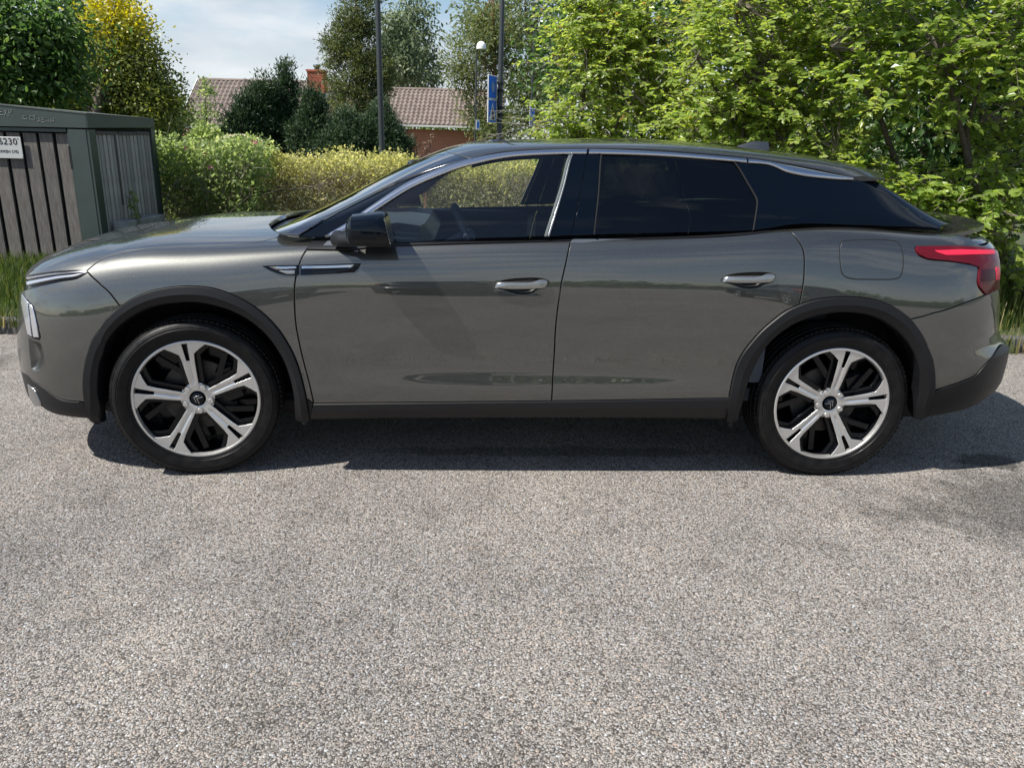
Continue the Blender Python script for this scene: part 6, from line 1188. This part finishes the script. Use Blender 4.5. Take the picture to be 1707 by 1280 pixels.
def road_sign(label, u, v0, v1, d, width, ang, marks, group=None):
    c_ = HP(u, (v0 + v1) / 2, d); h_ = abs(HP(u, v0, d)[2] - HP(u, v1, d)[2]); r = root('road_sign', c_.tolist(), label, 'sign', group, rz=ang)
    k = len(marks); hh_ = h_ / k
    for i, mk in enumerate(marks):
        zc = h_ / 2 - hh_ * (i + .5); b = MB(); b.box((0, 0, zc), (width, .02, hh_ - .01), bev=.006); o = b.build('sign_plate', MT['signwhite'], r)
        b = MB(); b.box((0, -.0115, zc), (width - .05, .004, hh_ - .05)); b.build('blue_face', MT['blue'] if mk != 'label' else MT['signwhite'], o)
        y = -.0155
        if mk == 'triangle':
            b = MB(); s_ = width * .40; plate(b, [(-s_, y, zc - s_ * .9), (s_, y, zc - s_ * .9), (0, y, zc + s_ * .85)], .002, (0, -1, 0)); b.build('white_triangle', MT['signwhite'], o)
            b = MB(); b.tube([(-.02, y - .003, zc + .02), (.01, y - .003, zc - .08), (-.05, y - .003, zc - .19)], .016, 5); b.tube([(.01, y - .003, zc - .08), (.06, y - .003, zc - .19)], .016, 5); b.tube([(-.06, y - .003, zc - .06), (.0, y - .003, zc - .01), (.06, y - .003, zc - .06)], .012, 5); b.box((0, y - .003, zc + .055), (.045, .006, .045), bev=.002); b.build('walking_figure', MT['black'], o)
        elif mk == 'oval':
            b = MB(); b.lathe([(.001, -.003), (.10, -.002), (.10, 0)], 24, c=(0, y, zc)); b.v = [(p[0], p[1], zc + (p[2] - zc) * 1.25) for p in b.v]; b.build('pale_disc', MT['palemark'], o)
        elif mk == 'label':
            b = MB(); b.box((0, y, zc), (width * .55, .004, hh_ * .62)); b.build('blue_mark', MT['blue'], o)
    b = MB(); b.box((0, .03, 0), (.05, .03, h_ * .9)); b.build('bracket', MT['signgrey'], r); return r
road_sign('stacked blue square signs on the thick pole, lower with white triangle', 820.5, 126, 206, 19.85, .58, 1.18, ['oval', 'triangle'])
def dome_lamp(label, ubot, vbot, utop, vtop, ud, vd, d, group):
    r, e, bs = lean_pole('street_lamp', label, utop, vtop, ubot, vbot, d, .045, group=group); c_ = HP(ud, vd, d) - bs; R_ = 7.6 * d / 1282
    b = MB(); b.tube([e, e * .4 + c_ * .6 + [0, 0, R_ * .6], c_ + [0, 0, R_ * 1.05]], .03, 8); b.build('lamp_arm', MT['pole'], r, smooth=True)
    b = MB(); b.lathe([(R_, -R_ * .5), (R_ * 1.0, -R_ * .15), (R_ * .92, R_ * .3), (R_ * .7, R_ * .68), (R_ * .35, R_ * .92), (.01, R_ * 1.0)], 28, axis='Z', c=c_); b.lathe([(R_, -R_ * .5), (R_ * .8, -R_ * .56), (.01, -R_ * .6)], 28, axis='Z', c=c_); b.build('lamp_dome', MT['globe'], r, angle=60)
    return r
dome_lamp('slim street lamp with white dome before the pine', 792, 238, 794.5, 86, 802.5, 78, 43, 'dome lamps')
dome_lamp('slim street lamp with white dome half hidden by the bush', 884, 235, 890.5, 52, 906, 42, 36, 'dome lamps')
road_sign('small white sign with blue mark on the slim dome lamp', 796.5, 200, 217, 42.8, .30, .9, ['label'])
road_sign('narrow stacked blue signs on the slim lamp by the bush', 887, 172, 212, 35.8, .60, 1.15, ['oval', 'triangle'])
# ---------------------------------------------------------------- distant trees
n = 26000; x = rng.uniform(-80, 110, n); z = .1 + (4.2 + 1.0 * np.sin(x * .21) + .8 * np.sin(x * .53 + 1) + 3.5 * (x > 5)) * rng.random(n) ** .7; p = np.stack([x, 80 + rng.uniform(-3, 3, n) + 2 * np.sin(x * .3), z], 1)
o = foliage('far_woods', None, p, rng.normal(size=(n, 3)) + [0, 0, .3], rng.normal(size=(n, 3)) + [0, -.6, .5], rng.uniform(.35, .7, n), rng.uniform(.25, .5, n), rng.normal(.5, .22, n), MT['lf_mid']); tagit(o, 'distant woods closing the view behind the house and bushes', 'trees', None, 'stuff')
# ---------------------------------------------------------------- what stands behind the photographer
n = 9000; x = rng.uniform(-45, 45, n); z = .2 + 2.6 * rng.random(n) ** .8 * (.55 + .25 * np.sin(x * .35) + .2 * np.sin(x * .9 + 1)); p = np.stack([x, rng.uniform(-34, -29, n), z], 1)
o = foliage('treeline', None, p, rng.normal(size=(n, 3)) + [0, 0, .3], rng.normal(size=(n, 3)) + [0, .6, .5], rng.uniform(.3, .7, n), rng.uniform(.25, .5, n), rng.normal(.5, .2, n), MT['lf_dark']); tagit(o, 'row of dark trees along the far side of the car park', 'trees', None, 'stuff')

def copy_tree(o, parent=None):
    c = o.copy(); COL.objects.link(c); c.parent = parent
    for ch in list(o.children): copy_tree(ch, c)
    return c
W2 = NM('grey_car_paint').p(Base_Color=(.055, .06, .065), Roughness=.25, Coat_Weight=1.0).m; W3 = NM('dark_blue_car_paint').p(Base_Color=(.012, .02, .045), Roughness=.25, Coat_Weight=1.0).m
for lab, loc, rz, pm in (('dark olive car parked across the lot behind the photographer, left of three', (-2.6, -12.4, 0), math.pi / 2, None), ('plain grey car parked across the lot behind the photographer', (.6, -12.6, 0), math.pi / 2, W2), ('dark blue car parked across the lot behind the photographer', (6.4, -12.2, 0), math.pi / 2, W3)):
    c = copy_tree(car); c.location = loc; c.rotation_euler = (0, 0, rz); c['label'] = lab
    if pm:
        st_ = [c]
        while st_:
            q = st_.pop(); st_ += list(q.children)
            for sl_ in q.material_slots:
                if sl_.material == MT['paint']: sl_.link = 'OBJECT'; sl_.material = pm
